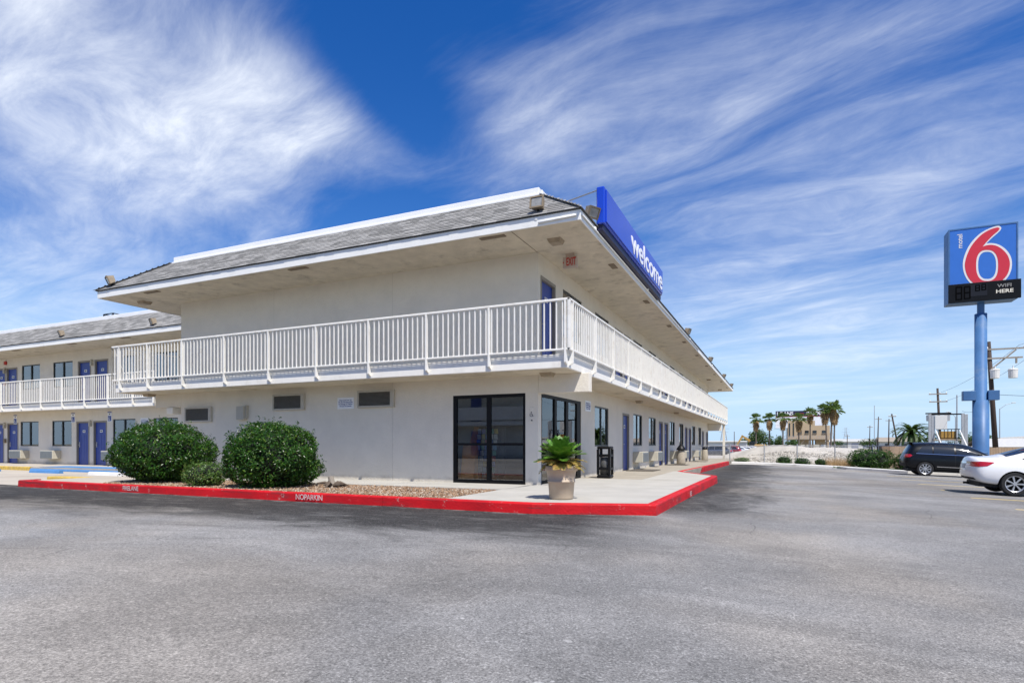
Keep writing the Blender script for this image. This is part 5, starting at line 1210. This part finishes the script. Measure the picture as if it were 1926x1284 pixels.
# ------------------------------------------------------------------ planting strip, fence, mound
kp = [(-3.0, 42.8), (-0.5, 42.5), (3.2, 41.4), (3.6, 40.4), (6.3, 38.0), (13.0, 38.2)]
pts = [(p[0], p[1] + .2) for p in kp] + [(15.9, 38.3), (15.9, 44.2), (-3.0, 44.2)]
mk('planting_strip', [(x, y, gz(x, y) + .07) for x, y in pts], [tuple(range(len(pts)))], M['dry_ground'])['kind'] = 'structure'
rg = random.Random(21); b = MB()
for _ in range(5000):
    x = rg.uniform(3.0, 6.5); y = rg.uniform(39.2, 42.0)
    if y < 44.0 - x * .95 + .2 or y < 38.6: continue
    z = gz(x, y) + .06; a = rg.uniform(0, 6.28); h = rg.uniform(.05, .13); lx, ly = math.cos(a) * .012, math.sin(a) * .012
    b.add([(x - lx, y - ly, z), (x + lx, y + ly, z), (x + rg.gauss(0, .03), y + rg.gauss(0, .03), z + h)], [(0, 1, 2)])
tag(b.build('grass', M['grass']), 'bright green grass patch behind the white kerb', 'grass', kind='stuff')
bush('hedge_bush', (5.1, 42.3, -.62), 1.25, 1.0, 1.28, 7000, .085, M['leaf_bush'], 'largest dark green bush behind the white kerb', seed=11)
bush('hedge_bush', (6.95, 41.2, -.68), .85, .8, 1.12, 4000, .08, M['leaf_bush'], 'dark green bush touching the rear of the black vehicle', seed=12)
for i, (x, y, r_, h, lb) in enumerate([(.25, 43.05, .48, .60, 'small round bush at the left of three by the wire fence'), (1.32, 43.1, .46, .52, 'small round bush at the middle of three by the wire fence'), (2.42, 43.1, .33, .48, 'smallest round bush of three by the wire fence'), (-2.5, 45.5, .5, .35, 'low bush at the far end of the drive')]):
    bush('fence_bush', (x, y, gz(x, y) + .05), r_, r_ * .85, h, 1400, .06, M['leaf_bush'] if i < 3 else M['leaf_small'], lb, seed=30 + i, sprigs=12)
dw = MB(); rg = random.Random(9)
for _ in range(1500):
    x = rg.uniform(2.6, 4.3); y = rg.uniform(43.0, 43.9); z = gz(x, y) + .07; d = Vector((rg.gauss(0, .3), rg.gauss(0, .3), 1)).normalized(); L_ = rg.uniform(.2, .75)
    dw.add([Vector((x, y, z)), Vector((x + .012, y, z)), Vector((x, y, z)) + d * L_], [(0, 1, 2)])
tag(dw.build('dry_weeds', M['leaf_dead']), 'dry brown weeds along the foot of the wire fence', 'weeds', kind='stuff')

fc = wroot('wire_fence', (1.0, 44.0, -.5)); tag(fc, 'galvanized wire fence in front of the pale gravel mound', 'fence')
FYY = 44.0; posts = [-7.5, -5.35, -3.2, -.98, 1.05, 3.28, 5.4, 7.5]
for x in posts: MB().tube([(x, FYY, gz(x, FYY) - .1), (x, FYY, .93)], .035, 8).lathe([(.045, .92), (.045, .96), (0, .985)], (x, FYY, 0), 8).build('post', M['steel'], fc)
MB().tube([(-7.5, FYY, .87), (7.5, FYY, .87)], .022, 6).build('top_rail', M['steel'], fc)
b = MB(); zb, zt = -.6, .86; sp = .11
k = 0; x = -7.5 - (zt - zb)
while x < 7.5:
    for sg in (1, -1):
        xa, xb = (x, x + zt - zb) if sg > 0 else (x + zt - zb, x); za, zbb = zb, zt
        if max(xa, xb) > 7.5 or min(xa, xb) < -7.5: continue
        b.tube([(xa, FYY + .01 * sg, za), (xb, FYY + .01 * sg, zbb)], .0022, 3, cap=False)
    x += sp
o = b.build('wire_mesh', M['steel'], fc); o['kind'] = 'stuff'

def mound(name, cx_, cy_, rx, ry, h, mat, seed):
    rg = random.Random(seed); n = 56; v = []; f = []
    ph = [(rg.uniform(.3, 1.6), rg.uniform(.3, 1.6), rg.uniform(0, 6), rg.uniform(.02, .09)) for _ in range(14)]
    for j in range(n + 1):
        for i in range(n + 1):
            u, w_ = i / n * 2 - 1, j / n * 2 - 1; x, y = cx_ + u * rx, cy_ + w_ * ry; r2 = math.sqrt(u*u + w_*w_)
            e = max(0, 1 - r2) ; z = gz(x, y) - .08 + h * min(1, e * 1.9) ** 1.1 + (sum(a * math.sin(x*p + y*q + s_) for p, q, s_, a in ph) + rg.uniform(-.05, .05)) * min(1, e * 4)
            v.append((x, y, z))
    for j in range(n):
        for i in range(n): a = j*(n+1)+i; f.append((a, a+1, a+n+2, a+n+1))
    return mk(name, v, f, mat, None, True)
mound('gravel_mound', 2.6, 60.0, 8.8, 14.0, 1.2, M['mound'], 3)['kind'] = 'structure'
b = MB(); rg = random.Random(14)
for _ in range(5000):
    x = rg.uniform(-5, 7.5); y = rg.uniform(45.5, 53); u, w_ = (x - 2.6) / 8.8, (y - 60) / 14; e = max(0, 1 - math.sqrt(u*u + w_*w_)); pebble(b, Vector((x, y, gz(x, y) - .04 + 1.15 * min(1, e*1.9)**1.1)), rg.uniform(.03, .12), rg)
tag(b.build('mound_rubble', M['mound']), 'pale broken stones on the front of the gravel mound', 'rubble', kind='stuff')

# board fence behind the bushes
bf = wroot('board_fence', (10, 47.5, -.7)); tag(bf, 'tan wooden board fence behind the black vehicle', 'fence')
bd = [mesh_of(MB().bev(-.068, .068, -.012, .012, 0, 1.62, .004), 'board', M['tan_fence']), mesh_of(MB().bev(-.068, .068, -.012, .012, 0, 1.55, .004), 'board', M['brown_fence'])]
for k in range(72):
    x = 6.9 + k * .142; inst('board', bd[0], bf, Matrix.Translation((x, 47.5 + rg.uniform(-.004, .004), gz(x, 47) - .05 + rg.uniform(-.02, .02))))
for k in range(12):
    inst('board', bd[1], bf, Matrix.Translation((6.05 + k * .07, 46.0 + k * .12, gz(6, 46) - .05 + rg.uniform(-.04, .04))) @ Matrix.Rotation(R(60), 4, 'Z'))
for z in (-.2, .55): MB().box(6.8, 17.1, 47.53, 47.58, z, z + .08).build('rail', M['tan_fence'], bf)

# ------------------------------------------------------------------ palms
def fan_leaf(b, c, d, size, rg, segs=9, spread=2.3, droop=.25):
    s_ = d.cross(Vector((0, 0, 1))); s_ = (s_ if s_.length > .01 else Vector((1, 0, 0))).normalized(); up = s_.cross(d)
    for k in range(segs):
        a = (k / (segs - 1) - .5) * spread; q = (d * math.cos(a) + s_ * math.sin(a) + up * rg.uniform(-.12, .12)).normalized(); L_ = size * (1 - .25 * abs(a) / spread) * rg.uniform(.85, 1.1)
        sd = (s_ * math.cos(a) - d * math.sin(a)) * size * .075; m1 = c + q * L_ * .55; tip = c + q * L_ + Vector((0, 0, -droop * L_))
        b.add([c, m1 + sd, tip, m1 - sd], [(0, 1, 2), (0, 2, 3)])
def fan_palm(x, y, ztop, label, seed, lean=0.0, crown=1.0, skirt=1.0):
    rg = random.Random(seed); g0 = -.85; r_ = wroot('fan_palm', (x, y, g0)); tag(r_, label, 'palm tree', 'fan palms beyond the mound')
    zc = ztop - .9 * crown; pts = [Vector((x + lean * t * t, y, g0 + (zc - g0) * t)) for t in (0, .15, .4, .7, 1)]
    MB().tube(pts, [.26, .18, .15, .14, .13], 8).build('trunk', M['palm_bark'], r_, True)
    c = pts[-1]; b = MB(); dd = MB()
    for k in range(30):
        az = k * 2.399; el = R(rg.uniform(-15, 80)); d = Vector((math.cos(az)*math.cos(el), math.sin(az)*math.cos(el), math.sin(el))); L_ = rg.uniform(.5, .9) * crown
        b.tube([c, c + d * L_], [.02, .012], 3, cap=False); fan_leaf(b, c + d * L_, (d + Vector((0, 0, -.25))).normalized(), .85 * crown, rg)
    for k in range(60):
        az = k * 2.399; t = rg.random(); h = c + Vector((0, 0, -t * 1.9 * skirt)); w_ = (.55 - .3 * t) * crown
        d = Vector((math.cos(az), math.sin(az), -1.1 - t)).normalized(); fan_leaf(dd, h + Vector((math.cos(az), math.sin(az), 0)) * w_ * .3, d, .85 * crown * (1 - .25*t), rg, 6, 1.5, .35)
    b.build('crown', M['leaf_palm'], r_); dd.build('dead_skirt', M['leaf_dead'], r_)
P_ = [(-4.8, 140.6, 7.3, 'leftmost fan palm, standing in front of the dark round tree', 1), (-2.1, 141.8, 7.5, 'second fan palm from the left, right of the dark round tree', 2), (.6, 140.8, 7.5, 'third fan palm from the left, before the billboard edge', 3), (3.5, 133.4, 7.0, 'fourth fan palm from the left, before the tan building', 4), (6.3, 151.1, 9.0, 'fifth fan palm from the left, before the tan building', 5)]
for (x, y, z, lb, sd) in P_: fan_palm(x, y, z, lb, sd, crown=1.15)
fan_palm(9.0, 141.3, 9.2, 'left palm of the tall clump right of the tan building', 6, -.3, 1.35, 1.3)
fan_palm(9.8, 141.7, 9.9, 'tallest palm of the clump right of the tan building', 7, .3, 1.35, 1.2)
fan_palm(10.7, 145.3, 9.2, 'right palm of the tall clump right of the tan building', 8, .1, 1.3, 1.2)
def date_palm(x, y, ztrunk, L0, n, label, seed):
    rg = random.Random(seed); g0 = -.85; r_ = wroot('date_palm', (x, y, g0)); tag(r_, label, 'palm tree')
    MB().tube([(x, y, g0), (x, y, ztrunk * .5), (x, y, ztrunk)], [.42, .36, .46], 10).build('trunk', M['palm_bark'], r_, True)
    b = MB(); c = Vector((x, y, ztrunk))
    for k in range(n):
        az = k * 2.399; el = R(rg.uniform(-10, 75)); p = c.copy(); e = el; pts = []
        for i in range(8):
            pts.append(p.copy()); p = p + Vector((math.cos(az)*math.cos(e), math.sin(az)*math.cos(e), math.sin(e))) * L0 / 7; e -= R(13)
        b.tube(pts, [.03] * 4 + [.015] * 4, 3, cap=False)
        for i in range(1, 8):
            for q in range(5):
                d = (pts[i] - pts[i-1]).normalized(); m_ = pts[i-1].lerp(pts[i], q / 5); s_ = d.cross(Vector((0, 0, 1))).normalized()
                for sg in (-1, 1):
                    tip = m_ + (s_ * sg * .7 + d * .6 + Vector((0, 0, .1))).normalized() * L0 * .17 * (1.1 - i / 11); b.add([m_ - d * .06, m_ + d * .06, tip], [(0, 1, 2)])
    b.build('crown', M['leaf_far'], r_)
date_palm(15.2, 89.2, 2.3, 2.7, 70, 'feathery date palm behind the black vehicle', 41)
date_palm(25.5, 132.3, 2.4, 1.9, 40, 'smaller feathery palm beside the white sign stand', 42)
date_palm(32.0, 178.0, 2.2, 2.4, 40, 'distant palm in front of the long white warehouse', 43)

# far trees
def far_tree(x, y, rx, rz, n, size, label, seed, zb=-.85, trunk=.8):
    rg = random.Random(seed); r_ = wroot('far_tree', (x, y, zb)); tag(r_, label, 'tree', 'trees on the skyline'); b = MB(); cs = [(Vector((x + rg.uniform(-.6, .6)*rx, y + rg.uniform(-.6, .6)*rx, zb + trunk + rz * rg.uniform(.35, .75))), rg.uniform(.35, .55)) for _ in range(9)]
    for _ in range(n):
        c, k = rg.choice(cs); d = Vector((rg.gauss(0, 1), rg.gauss(0, 1), rg.gauss(0, 1))).normalized() * rg.uniform(.55, 1.0)
        leaf_shape(b, c + Vector((d.x * rx * k, d.y * rx * k, d.z * rz * k * .8)), (d + Vector((rg.gauss(0, .5), rg.gauss(0, .5), .4))).normalized(), size, rg)
    b.build('crown', M['leaf_far'], r_)
    MB().tube([(x, y, zb), (x, y, zb + trunk + rz * .4)], [rx * .07, rx * .04], 6).build('trunk', M['bark'], r_)
for a in [(-4.5, 151, 3.2, 4.2, 1800, .5, 'dark round tree behind the yellow digger', 51), (-1.2, 180, 2.2, 3.4, 700, .5, 'small dark tree left of the tan building', 52), (2.5, 190, 3.0, 2.6, 700, .5, 'dark shrubby tree under the billboard', 53), (23, 190, 3.2, 2.6, 700, .5, 'dark tree before the left end of the warehouse', 54), (28, 196, 3.6, 3.0, 900, .5, 'dark tree before the middle of the warehouse', 55), (36, 205, 3.6, 2.4, 700, .5, 'dark tree before the right end of the warehouse', 56),
          (43, 190, 3.4, 4.0, 900, .5, 'round dark tree just left of the blue pole', 57), (47.5, 190, 3.6, 3.6, 900, .5, 'round dark tree just right of the wooden pole', 58), (60, 240, 5, 3, 700, .6, 'low tree line at the right edge of the skyline', 59), (14, 175, 2.4, 1.9, 600, .4, 'low tree right of the palm clump', 60), (-9, 190, 5, 3.0, 800, .6, 'low tree beyond the row of parked cars', 61)]: far_tree(*a)

# ------------------------------------------------------------------ far buildings and billboard
tb_ = wroot('tan_building', (8, 200, -.9)); tag(tb_, 'tan raised building with four windows behind the palms', 'building')
def B(name, x0, x1, y0, y1, z0, z1, mat, par): return MB().box(x0, x1, y0, y1, z0, z1).build(name, mat, par)
B('tower_wall', 2.2, 9.6, 200, 206, 2.2, 8.1, M['tan_wall'], tb_); B('wall', 9.6, 13.6, 200, 206, 2.2, 6.6, M['tan_wall'], tb_); B('lower_wall', 4.8, 8.0, 200.3, 205, .9, 2.19, M['tan_wall'], tb_); B('lower_wall', 9.8, 12.4, 200.3, 205, .9, 2.19, M['tan_wall'], tb_)
for x in (5.3, 6.9, 8.8, 10.8, 12.9): B('column', x, x + .45, 200.2, 200.8, -1, 2.19, M['tan_wall'], tb_)
for x in (5.0, 6.9, 9.0, 11.5): w_ = B('window', x, x + 1.05, 199.9, 199.99, 4.3, 5.1, M['car_glass'], tb_); B('window_sill', x - .1, x + 1.15, 199.8, 199.95, 4.18, 4.29, M['grey_wood'], w_)
for x in (2.5, 3.6): B('narrow_window', x, x + .35, 199.9, 199.99, 3.4, 7.4, M['dark_frame'], tb_)
B('deck', 1.2, 13.0, 198.2, 199.98, 2.35, 2.6, M['grey_wood'], tb_)
b = MB()
for x in span(1.2, 13.0, .8): b.tube([(x, 198.25, 2.6), (x, 198.25, 3.5)], .05, 4)
for z in (2.9, 3.2, 3.5): b.tube([(1.2, 198.25, z), (13.0, 198.25, z)], .04, 4)
b.build('deck_railing', M['steel'], tb_)
for x in (1.4, 4.2): MB().tube([(x, 198.4, -.9), (x, 198.4, 2.35)], .1, 5).tube([(x, 198.4, -.9), (x + 2.6, 198.4, 2.3)], .07, 4).build('deck_post', M['grey_wood'], tb_)
bb = wroot('billboard', (5.5, 212, -.9)); tag(bb, 'roadside billboard with LOANS in white on a navy band above the tan building', 'billboard')
X0, X1 = -1.3, 13.0
B('panel', X0, X1, 212, 212.3, 6.3, 10.1, M['sign_white'], bb); B('navy_band', X0, X1, 211.96, 211.99, 10.0, 11.75, M['navy'], bb); B('red_line', X0, X1, 211.95, 211.99, 9.86, 10.0, M['billboard_red'], bb); B('red_end', 12.6, X1, 211.94, 211.955, 10.0, 11.75, M['billboard_red'], bb)
inst('lettering', text_mesh('LOANS', 1.9, .01, .05, mat=M['sign_white']), bb, stand((1.5, 211.92, 10.85), '-Y', .80, .85)); inst('lettering', text_mesh('UP TO', .9, .01, .03, mat=M['billboard_red']), bb, stand((5.7, 211.92, 10.7), '-Y', 1.0, .8)); inst('lettering', text_mesh('$1500', 1.9, .01, .05, mat=M['sign_white']), bb, stand((9.9, 211.92, 10.85), '-Y', .90, .85))
inst('lettering', text_mesh('ACE CASH EXPRESS', 1.35, .01, .04, mat=M['dark_frame']), bb, stand((5.6, 211.92, 8.35), '-Y', .66, .9))
for x in (2.2, 8.5): MB().tube([(x, 212.6, -.9), (x, 212.6, 11.5)], .3, 8).build('post', M['steel'], bb)
MB().box(X0 - .4, X1 + .6, 210.8, 212, 6.0, 6.12).tube([(-1.5, 210.9, 6.1), (-1.5, 210.9, 7.1), (0.2, 210.9, 7.1)], .04, 4).tube([(11.2, 210.9, 7.1), (13.4, 210.9, 7.1), (13.4, 210.9, 6.1)], .04, 4).build('catwalk', M['steel'], bb)
wh = wroot('warehouse', (36, 300, -.9)); tag(wh, 'long low white warehouse on the skyline behind the poles', 'building')
B('wall', 18, 53, 300, 330, -1, 2.1, M['pale_wall'], wh); B('roof', 17.5, 53.5, 299.4, 331, 2.1, 3.3, M['pole_pale'] if 'pole_pale' in M else M['coping'], wh)
for x in span(20, 51, 4.4): B('bay_door', x, x + 2.6, 299.9, 299.99, -.9, 1.4, M['grey_band'], wh)
ho = wroot('pale_house', (26, 150, -.9)); tag(ho, 'small pale house roofline between the palms behind the black vehicle', 'building')
B('wall', 22.5, 29, 170, 176, -.9, 1.6, M['pale_wall'], ho); mk('roof', [(22, 169.5, 1.6), (29.5, 169.5, 1.6), (29.5, 176.5, 1.6), (22, 176.5, 1.6), (22, 173, 2.7), (29.5, 173, 2.7)], [(0, 1, 5, 4), (2, 3, 4, 5), (1, 2, 5), (3, 0, 4)], M['grey_wood'], ho)
for x in (23.5, 25.5, 27.3): B('window', x, x + .8, 169.9, 169.99, .2, 1.1, M['car_glass'], ho)
sh = wroot('grey_roofed_shed', (37, 120, -.9)); tag(sh, 'low building with wide grey roof behind the pole sign', 'building')
B('wall', 31.5, 44, 130, 138, -.9, .6, M['tan_wall'], sh); mk('roof', [(31, 129.5, .5), (45, 129.5, .5), (43, 134, 2.0), (33, 134, 2.0), (31, 138.5, .5), (45, 138.5, .5)], [(0, 1, 2, 3), (3, 2, 5, 4)], M['roof_flat'], sh)
ov = wroot('overpass', (62, 230, -.9)); tag(ov, 'concrete freeway overpass at the right of the skyline', 'overpass')
MB().prism([(48, -.9), (130, -.9), (130, 3.6), (75, 3.2), (62, 2.4), (48, .6)], 228, 236).build('embankment', M['roof_flat'], ov); MB().prism([(61, 2.4), (75, 3.2), (130, 3.6), (130, 4.3), (75, 3.9), (61, 3.0)], 227.6, 228).build('parapet', M['white_kerb'], ov)
shd = wroot('low_building', (-16, 160, -.9)); tag(shd, 'low white building behind the far row of cars', 'building'); B('wall', -22, -8, 165, 172, -.9, 1.6, M['pale_wall'], shd); B('roof', -22.3, -7.7, 164.6, 172.4, 1.6, 1.9, M['coping'], shd)

# sign stand with stairs
sd = wroot('sign_stand', (15.5, 72.9, -.83)); tag(sd, 'white framed stair platform with a blank white board', 'platform'); X = 15.5; Y = 72.9
for x in (14.0, 16.75): MB().bev(x - .12, x + .12, Y - .1, Y + .1, -.85, 4.05, .01).build('post', M['steel'], sd); MB().bev(x + .14, x + .42, Y - .05, Y + .1, -.85, 4.0, .01).build('panel_edge', M['steel'], sd)
MB().bev(14.42, 15.45, Y - .14, Y - .08, 2.5, 3.92, .01).build('board', M['pale_wall'], sd); MB().box(14.1, 16.9, Y - .05, Y + .05, 3.95, 4.08).build('beam', M['black_metal'], sd)
MB().box(14.2, 16.6, Y - .1, Y + 1.2, 1.35, 1.5).build('platform', M['grey_wood'], sd)
for k in range(10): MB().box(14.6, 16.4, Y - .40 - k * .27, Y - .13 - k * .27, 1.22 - k * .22, 1.27 - k * .22).build('step', M['steel'], sd)
for x in (14.5, 16.5): MB().tube([(x, Y - .1, 2.35), (x + .25, Y - 2.9, -.1)], .07, 4).build('stair_rail', M['pale_wall'], sd)
b = MB().tube([(14.5, Y - .1, 2.5), (16.5, Y - .1, 2.5)], .05, 4).tube([(14.5, Y - .1, 1.6), (16.5, Y - .1, 1.6)], .05, 4)
for x in span(14.6, 16.4, .3): b.tube([(x, Y - .1, 1.6), (x, Y - .1, 2.5)], .04, 4)
b.build('guard_rail', M['black_metal'], sd); MB().box(14.9, 16.3, Y + .4, Y + .6, 1.5, 2.3).build('crate', M['digger_yellow'], sd)

# digger
dg = wroot('excavator', (-5.1, 118, -.85)); tag(dg, 'yellow excavator with raised boom among the parked cars', 'excavator'); y = 118
MB().bev(-5.0, -2.6, y - .5, y, -.8, -.2, .15).bev(-5.0, -2.6, y + 1.6, y + 2.1, -.8, -.2, .15).build('track', M['rubber'], dg); MB().bev(-4.6, -2.3, y - .2, y + 1.8, -.15, .95, .1).build('body', M['digger_yellow'], dg); MB().bev(-5.2, -4.2, y - .2, y + .7, -.1, 1.5, .08).build('cab', M['car_glass'], dg)
MB().prism([(-5.0, .4), (-4.6, .5), (-5.1, 1.9), (-6.3, 2.6), (-6.4, 2.3), (-5.4, 1.6)], y + .9, y + 1.2).build('boom', M['digger_yellow'], dg); MB().prism([(-6.5, 2.75), (-6.2, 2.5), (-7.2, .9), (-7.4, 1.0)], y + .9, y + 1.15).build('arm', M['digger_yellow'], dg); MB().prism([(-7.5, 1.1), (-7.0, .9), (-7.1, .3), (-7.7, .5)], y + .7, y + 1.3).build('bucket', M['bronze'], dg)

# ------------------------------------------------------------------ poles, lamps, pylons, wires
def util_pole(x, y, h, dx, r0, label, arms=(), zb=-.85):
    r_ = wroot('utility_pole', (x, y, zb)); tag(r_, label, 'utility pole', 'wooden utility poles'); t = Vector((x + dx, y, h))
    MB().tube([(x, y, zb - .2), t], [r0, r0 * .7], 8).build('shaft', M['wood_pole'], r_, True)
    for (z, w0, w1) in arms:
        c = x + dx * (z - zb) / (h - zb); MB().box(c + w0, c + w1, y - .16, y - .06, z - .06, z + .06).build('crossarm', M['grey_wood'], r_)
        b = MB()
        for q in ((w0 * .9), (w1 * .9), (w0 + w1) * .5 + .2): b.lathe([(.0, z + .06), (.05, z + .07), (.06, z + .15), (.03, z + .2), (0, z + .22)], (c + q, y - .11, 0), 6)
        b.build('insulator', M['sign_white'], r_)
    return r_
up = util_pole(16.0, 59.8, 9.3, -.55, .21, 'dark wooden utility pole right behind the blue sign pole', [(8.65, -.15, 4.2)])
MB().box(15.3, 17.6, 59.6, 59.7, 7.85, 7.97).tube([(15.55, 59.7, 7.0), (17.2, 59.7, 8.55)], .06, 5).tube([(17.2, 59.65, 7.85), (17.2, 59.65, 7.45)], .07, 6).build('lower_crossarm', M['grey_wood'], up)
for (x, y) in ((15.75, 59.35), (16.95, 59.5)): MB().lathe([(0, 6.25), (.3, 6.27), (.32, 6.9), (.34, 6.92), (.3, 7.0), (0, 7.05)], (x, y, 0), 14).tube([(x, y, 7.0), (x, y, 7.25)], .04, 5).build('transformer', M['white_kerb'], up)
u2 = util_pole(17.35, 84.6, 7.6, -.35, .16, 'leaning dark utility pole with transformers above the stair platform', [(6.9, -.9, .9), (6.0, -.9, .9)])
for x in (16.1, 17.9): MB().lathe([(0, 3.7), (.27, 3.72), (.29, 4.4), (0, 4.5)], (x, 84.3, 0), 10).build('transformer', M['steel'], u2)
MB().box(15.8, 18.3, 84.4, 84.6, 4.55, 4.7).build('platform', M['black_metal'], u2)
util_pole(16.6, 105.9, 5.6, -1.1, .14, 'strongly leaning utility pole before the warehouse', [(5.2, -.5, .5)])
util_pole(20.2, 170, 5.6, .1, .12, 'thin utility pole left of three before the warehouse', [(5.2, -.6, .6)]); util_pole(21.4, 166, 7.6, .2, .15, 'taller utility pole at the middle before the warehouse', [(7.0, -.7, .7)]); util_pole(22.8, 160, 6.8, .1, .15, 'utility pole right of three before the warehouse', [(6.4, -.7, .7)]); util_pole(29.5, 200, 5.0, .1, .13, 'distant thin utility pole right of the group before the warehouse', [(4.6, -.6, .6)]); util_pole(17.2, 190, 3.6, 0, .12, 'short distant utility pole right of the palm clump', [(3.3, -.6, .6)])
util_pole(-9.9, 150, 4.0, 0, .1, 'thin distant pole beyond the row of parked cars', [])
def street_lamp(x, y, h, arm, label):
    r_ = wroot('street_lamp', (x, y, -.85)); tag(r_, label, 'street lamp', 'street lamps by the freeway'); MB().tube([(x, y, -.9), (x, y, h)], [.14, .09], 8).build('post', M['steel'], r_)
    if arm: MB().tube([(x, y, h - .1), (x + arm * .4, y, h + .9), (x + arm * .85, y, h + 1.3)], .06, 5).build('arm', M['steel'], r_); MB().bev(x + arm * .85 - .3, x + arm * .85 + .5, y - .15, y + .15, h + 1.22, h + 1.4, .05).build('lamp_head', M['pale_wall'], r_)
street_lamp(47.4, 175.2, 9.4, 3.0, 'street lamp with curved arm right of the wooden pole'); street_lamp(54.5, 175, 6.6, 0, 'plain lamp post at the right of the skyline'); street_lamp(41.0, 185, 8.0, -2.0, 'faint street lamp left of the blue pole'); street_lamp(30.0, 240, 14.5, 0, 'thin tall mast left of the leaning pole'); street_lamp(25.0, 112, 8.6, 0, 'thin antenna mast above the stair platform')
def pylon(x, y, h, w_, label):
    r_ = wroot('pylon', (x, y, -.9)); tag(r_, label, 'pylon', 'lattice pylons on the horizon'); b = MB(); L_ = []
    for sx in (-1, 1):
        for sy in (-1, 1): b.tube([(x + sx*w_, y + sy*w_, -.9), (x + sx*w_*.25, y + sy*w_*.25, h*.75), (x + sx*w_*.22, y + sy*w_*.22, h)], .13, 4)
    n = 7
    for k in range(n):
        z0, z1 = -.9 + (h*.75 + .9) * k / n, -.9 + (h*.75 + .9) * (k+1) / n; a0, a1 = w_ * (1 - .75*k/n), w_ * (1 - .75*(k+1)/n)
        for sx in (-1, 1): b.tube([(x + sx*a0, y - a0, z0), (x - sx*a1, y - a1, z1)], .07, 3)
    b.build('lattice', M['steel'], r_); a = MB()
    for z, ww in ((h*.62, 2.2), (h*.76, 2.6), (h*.9, 2.2)): a.tube([(x - ww*w_*.5, y, z), (x + ww*w_*.5, y, z)], .1, 4)
    a.tube([(x - w_*.6, y, h), (x + w_*.6, y, h)], .1, 4); a.build('crossarm', M['steel'], r_)
pylon(-11.2, 324.5, 15.8, 2.4, 'nearest lattice pylon left of the fan palms'); pylon(2.0, 420, 16.5, 2.6, 'lattice pylon behind the second fan palm'); pylon(-27, 330, 12.0, 2.2, 'lattice pylon seen past the end of the motel'); pylon(36, 600, 17, 2.6, 'faint left pylon above the warehouse'); pylon(42, 600, 17, 2.6, 'faint second pylon above the warehouse'); pylon(55, 620, 16, 2.6, 'faint right pylon above the warehouse')
def wire(p, q, sag, r, label):
    p, q = Vector(p), Vector(q); tag(MB().tube([p.lerp(q, t/14) + Vector((0, 0, -4 * sag * (t/14) * (1 - t/14))) for t in range(15)], r, 4).build('overhead_wire', M['cable']), label, 'wire', 'overhead wires')
wire((17.0, 84.5, 7.0), (17.4, 59.7, 8.9), .5, .012, 'upper wire between the leaning pole and the near wooden pole'); wire((17.9, 84.5, 6.1), (19.2, 59.7, 8.9), .5, .012, 'middle wire between the leaning pole and the near wooden pole')
wire((16.7, 72.9, 4.3), (15.7, 59.7, 4.6), .45, .016, 'slack cable from the stair platform to the wooden pole'); wire((15.8, 59.7, 5.0), (26.0, 56.0, 4.9), .35, .02, 'thick cable leaving the wooden pole to the right'); wire((17.4, 59.7, 8.9), (30, 40, 12.5), .5, .012, 'wire rising to the right from the wooden pole'); wire((19.3, 59.7, 8.9), (34, 40, 12.5), .5, .012, 'outer wire rising to the right from the wooden pole')
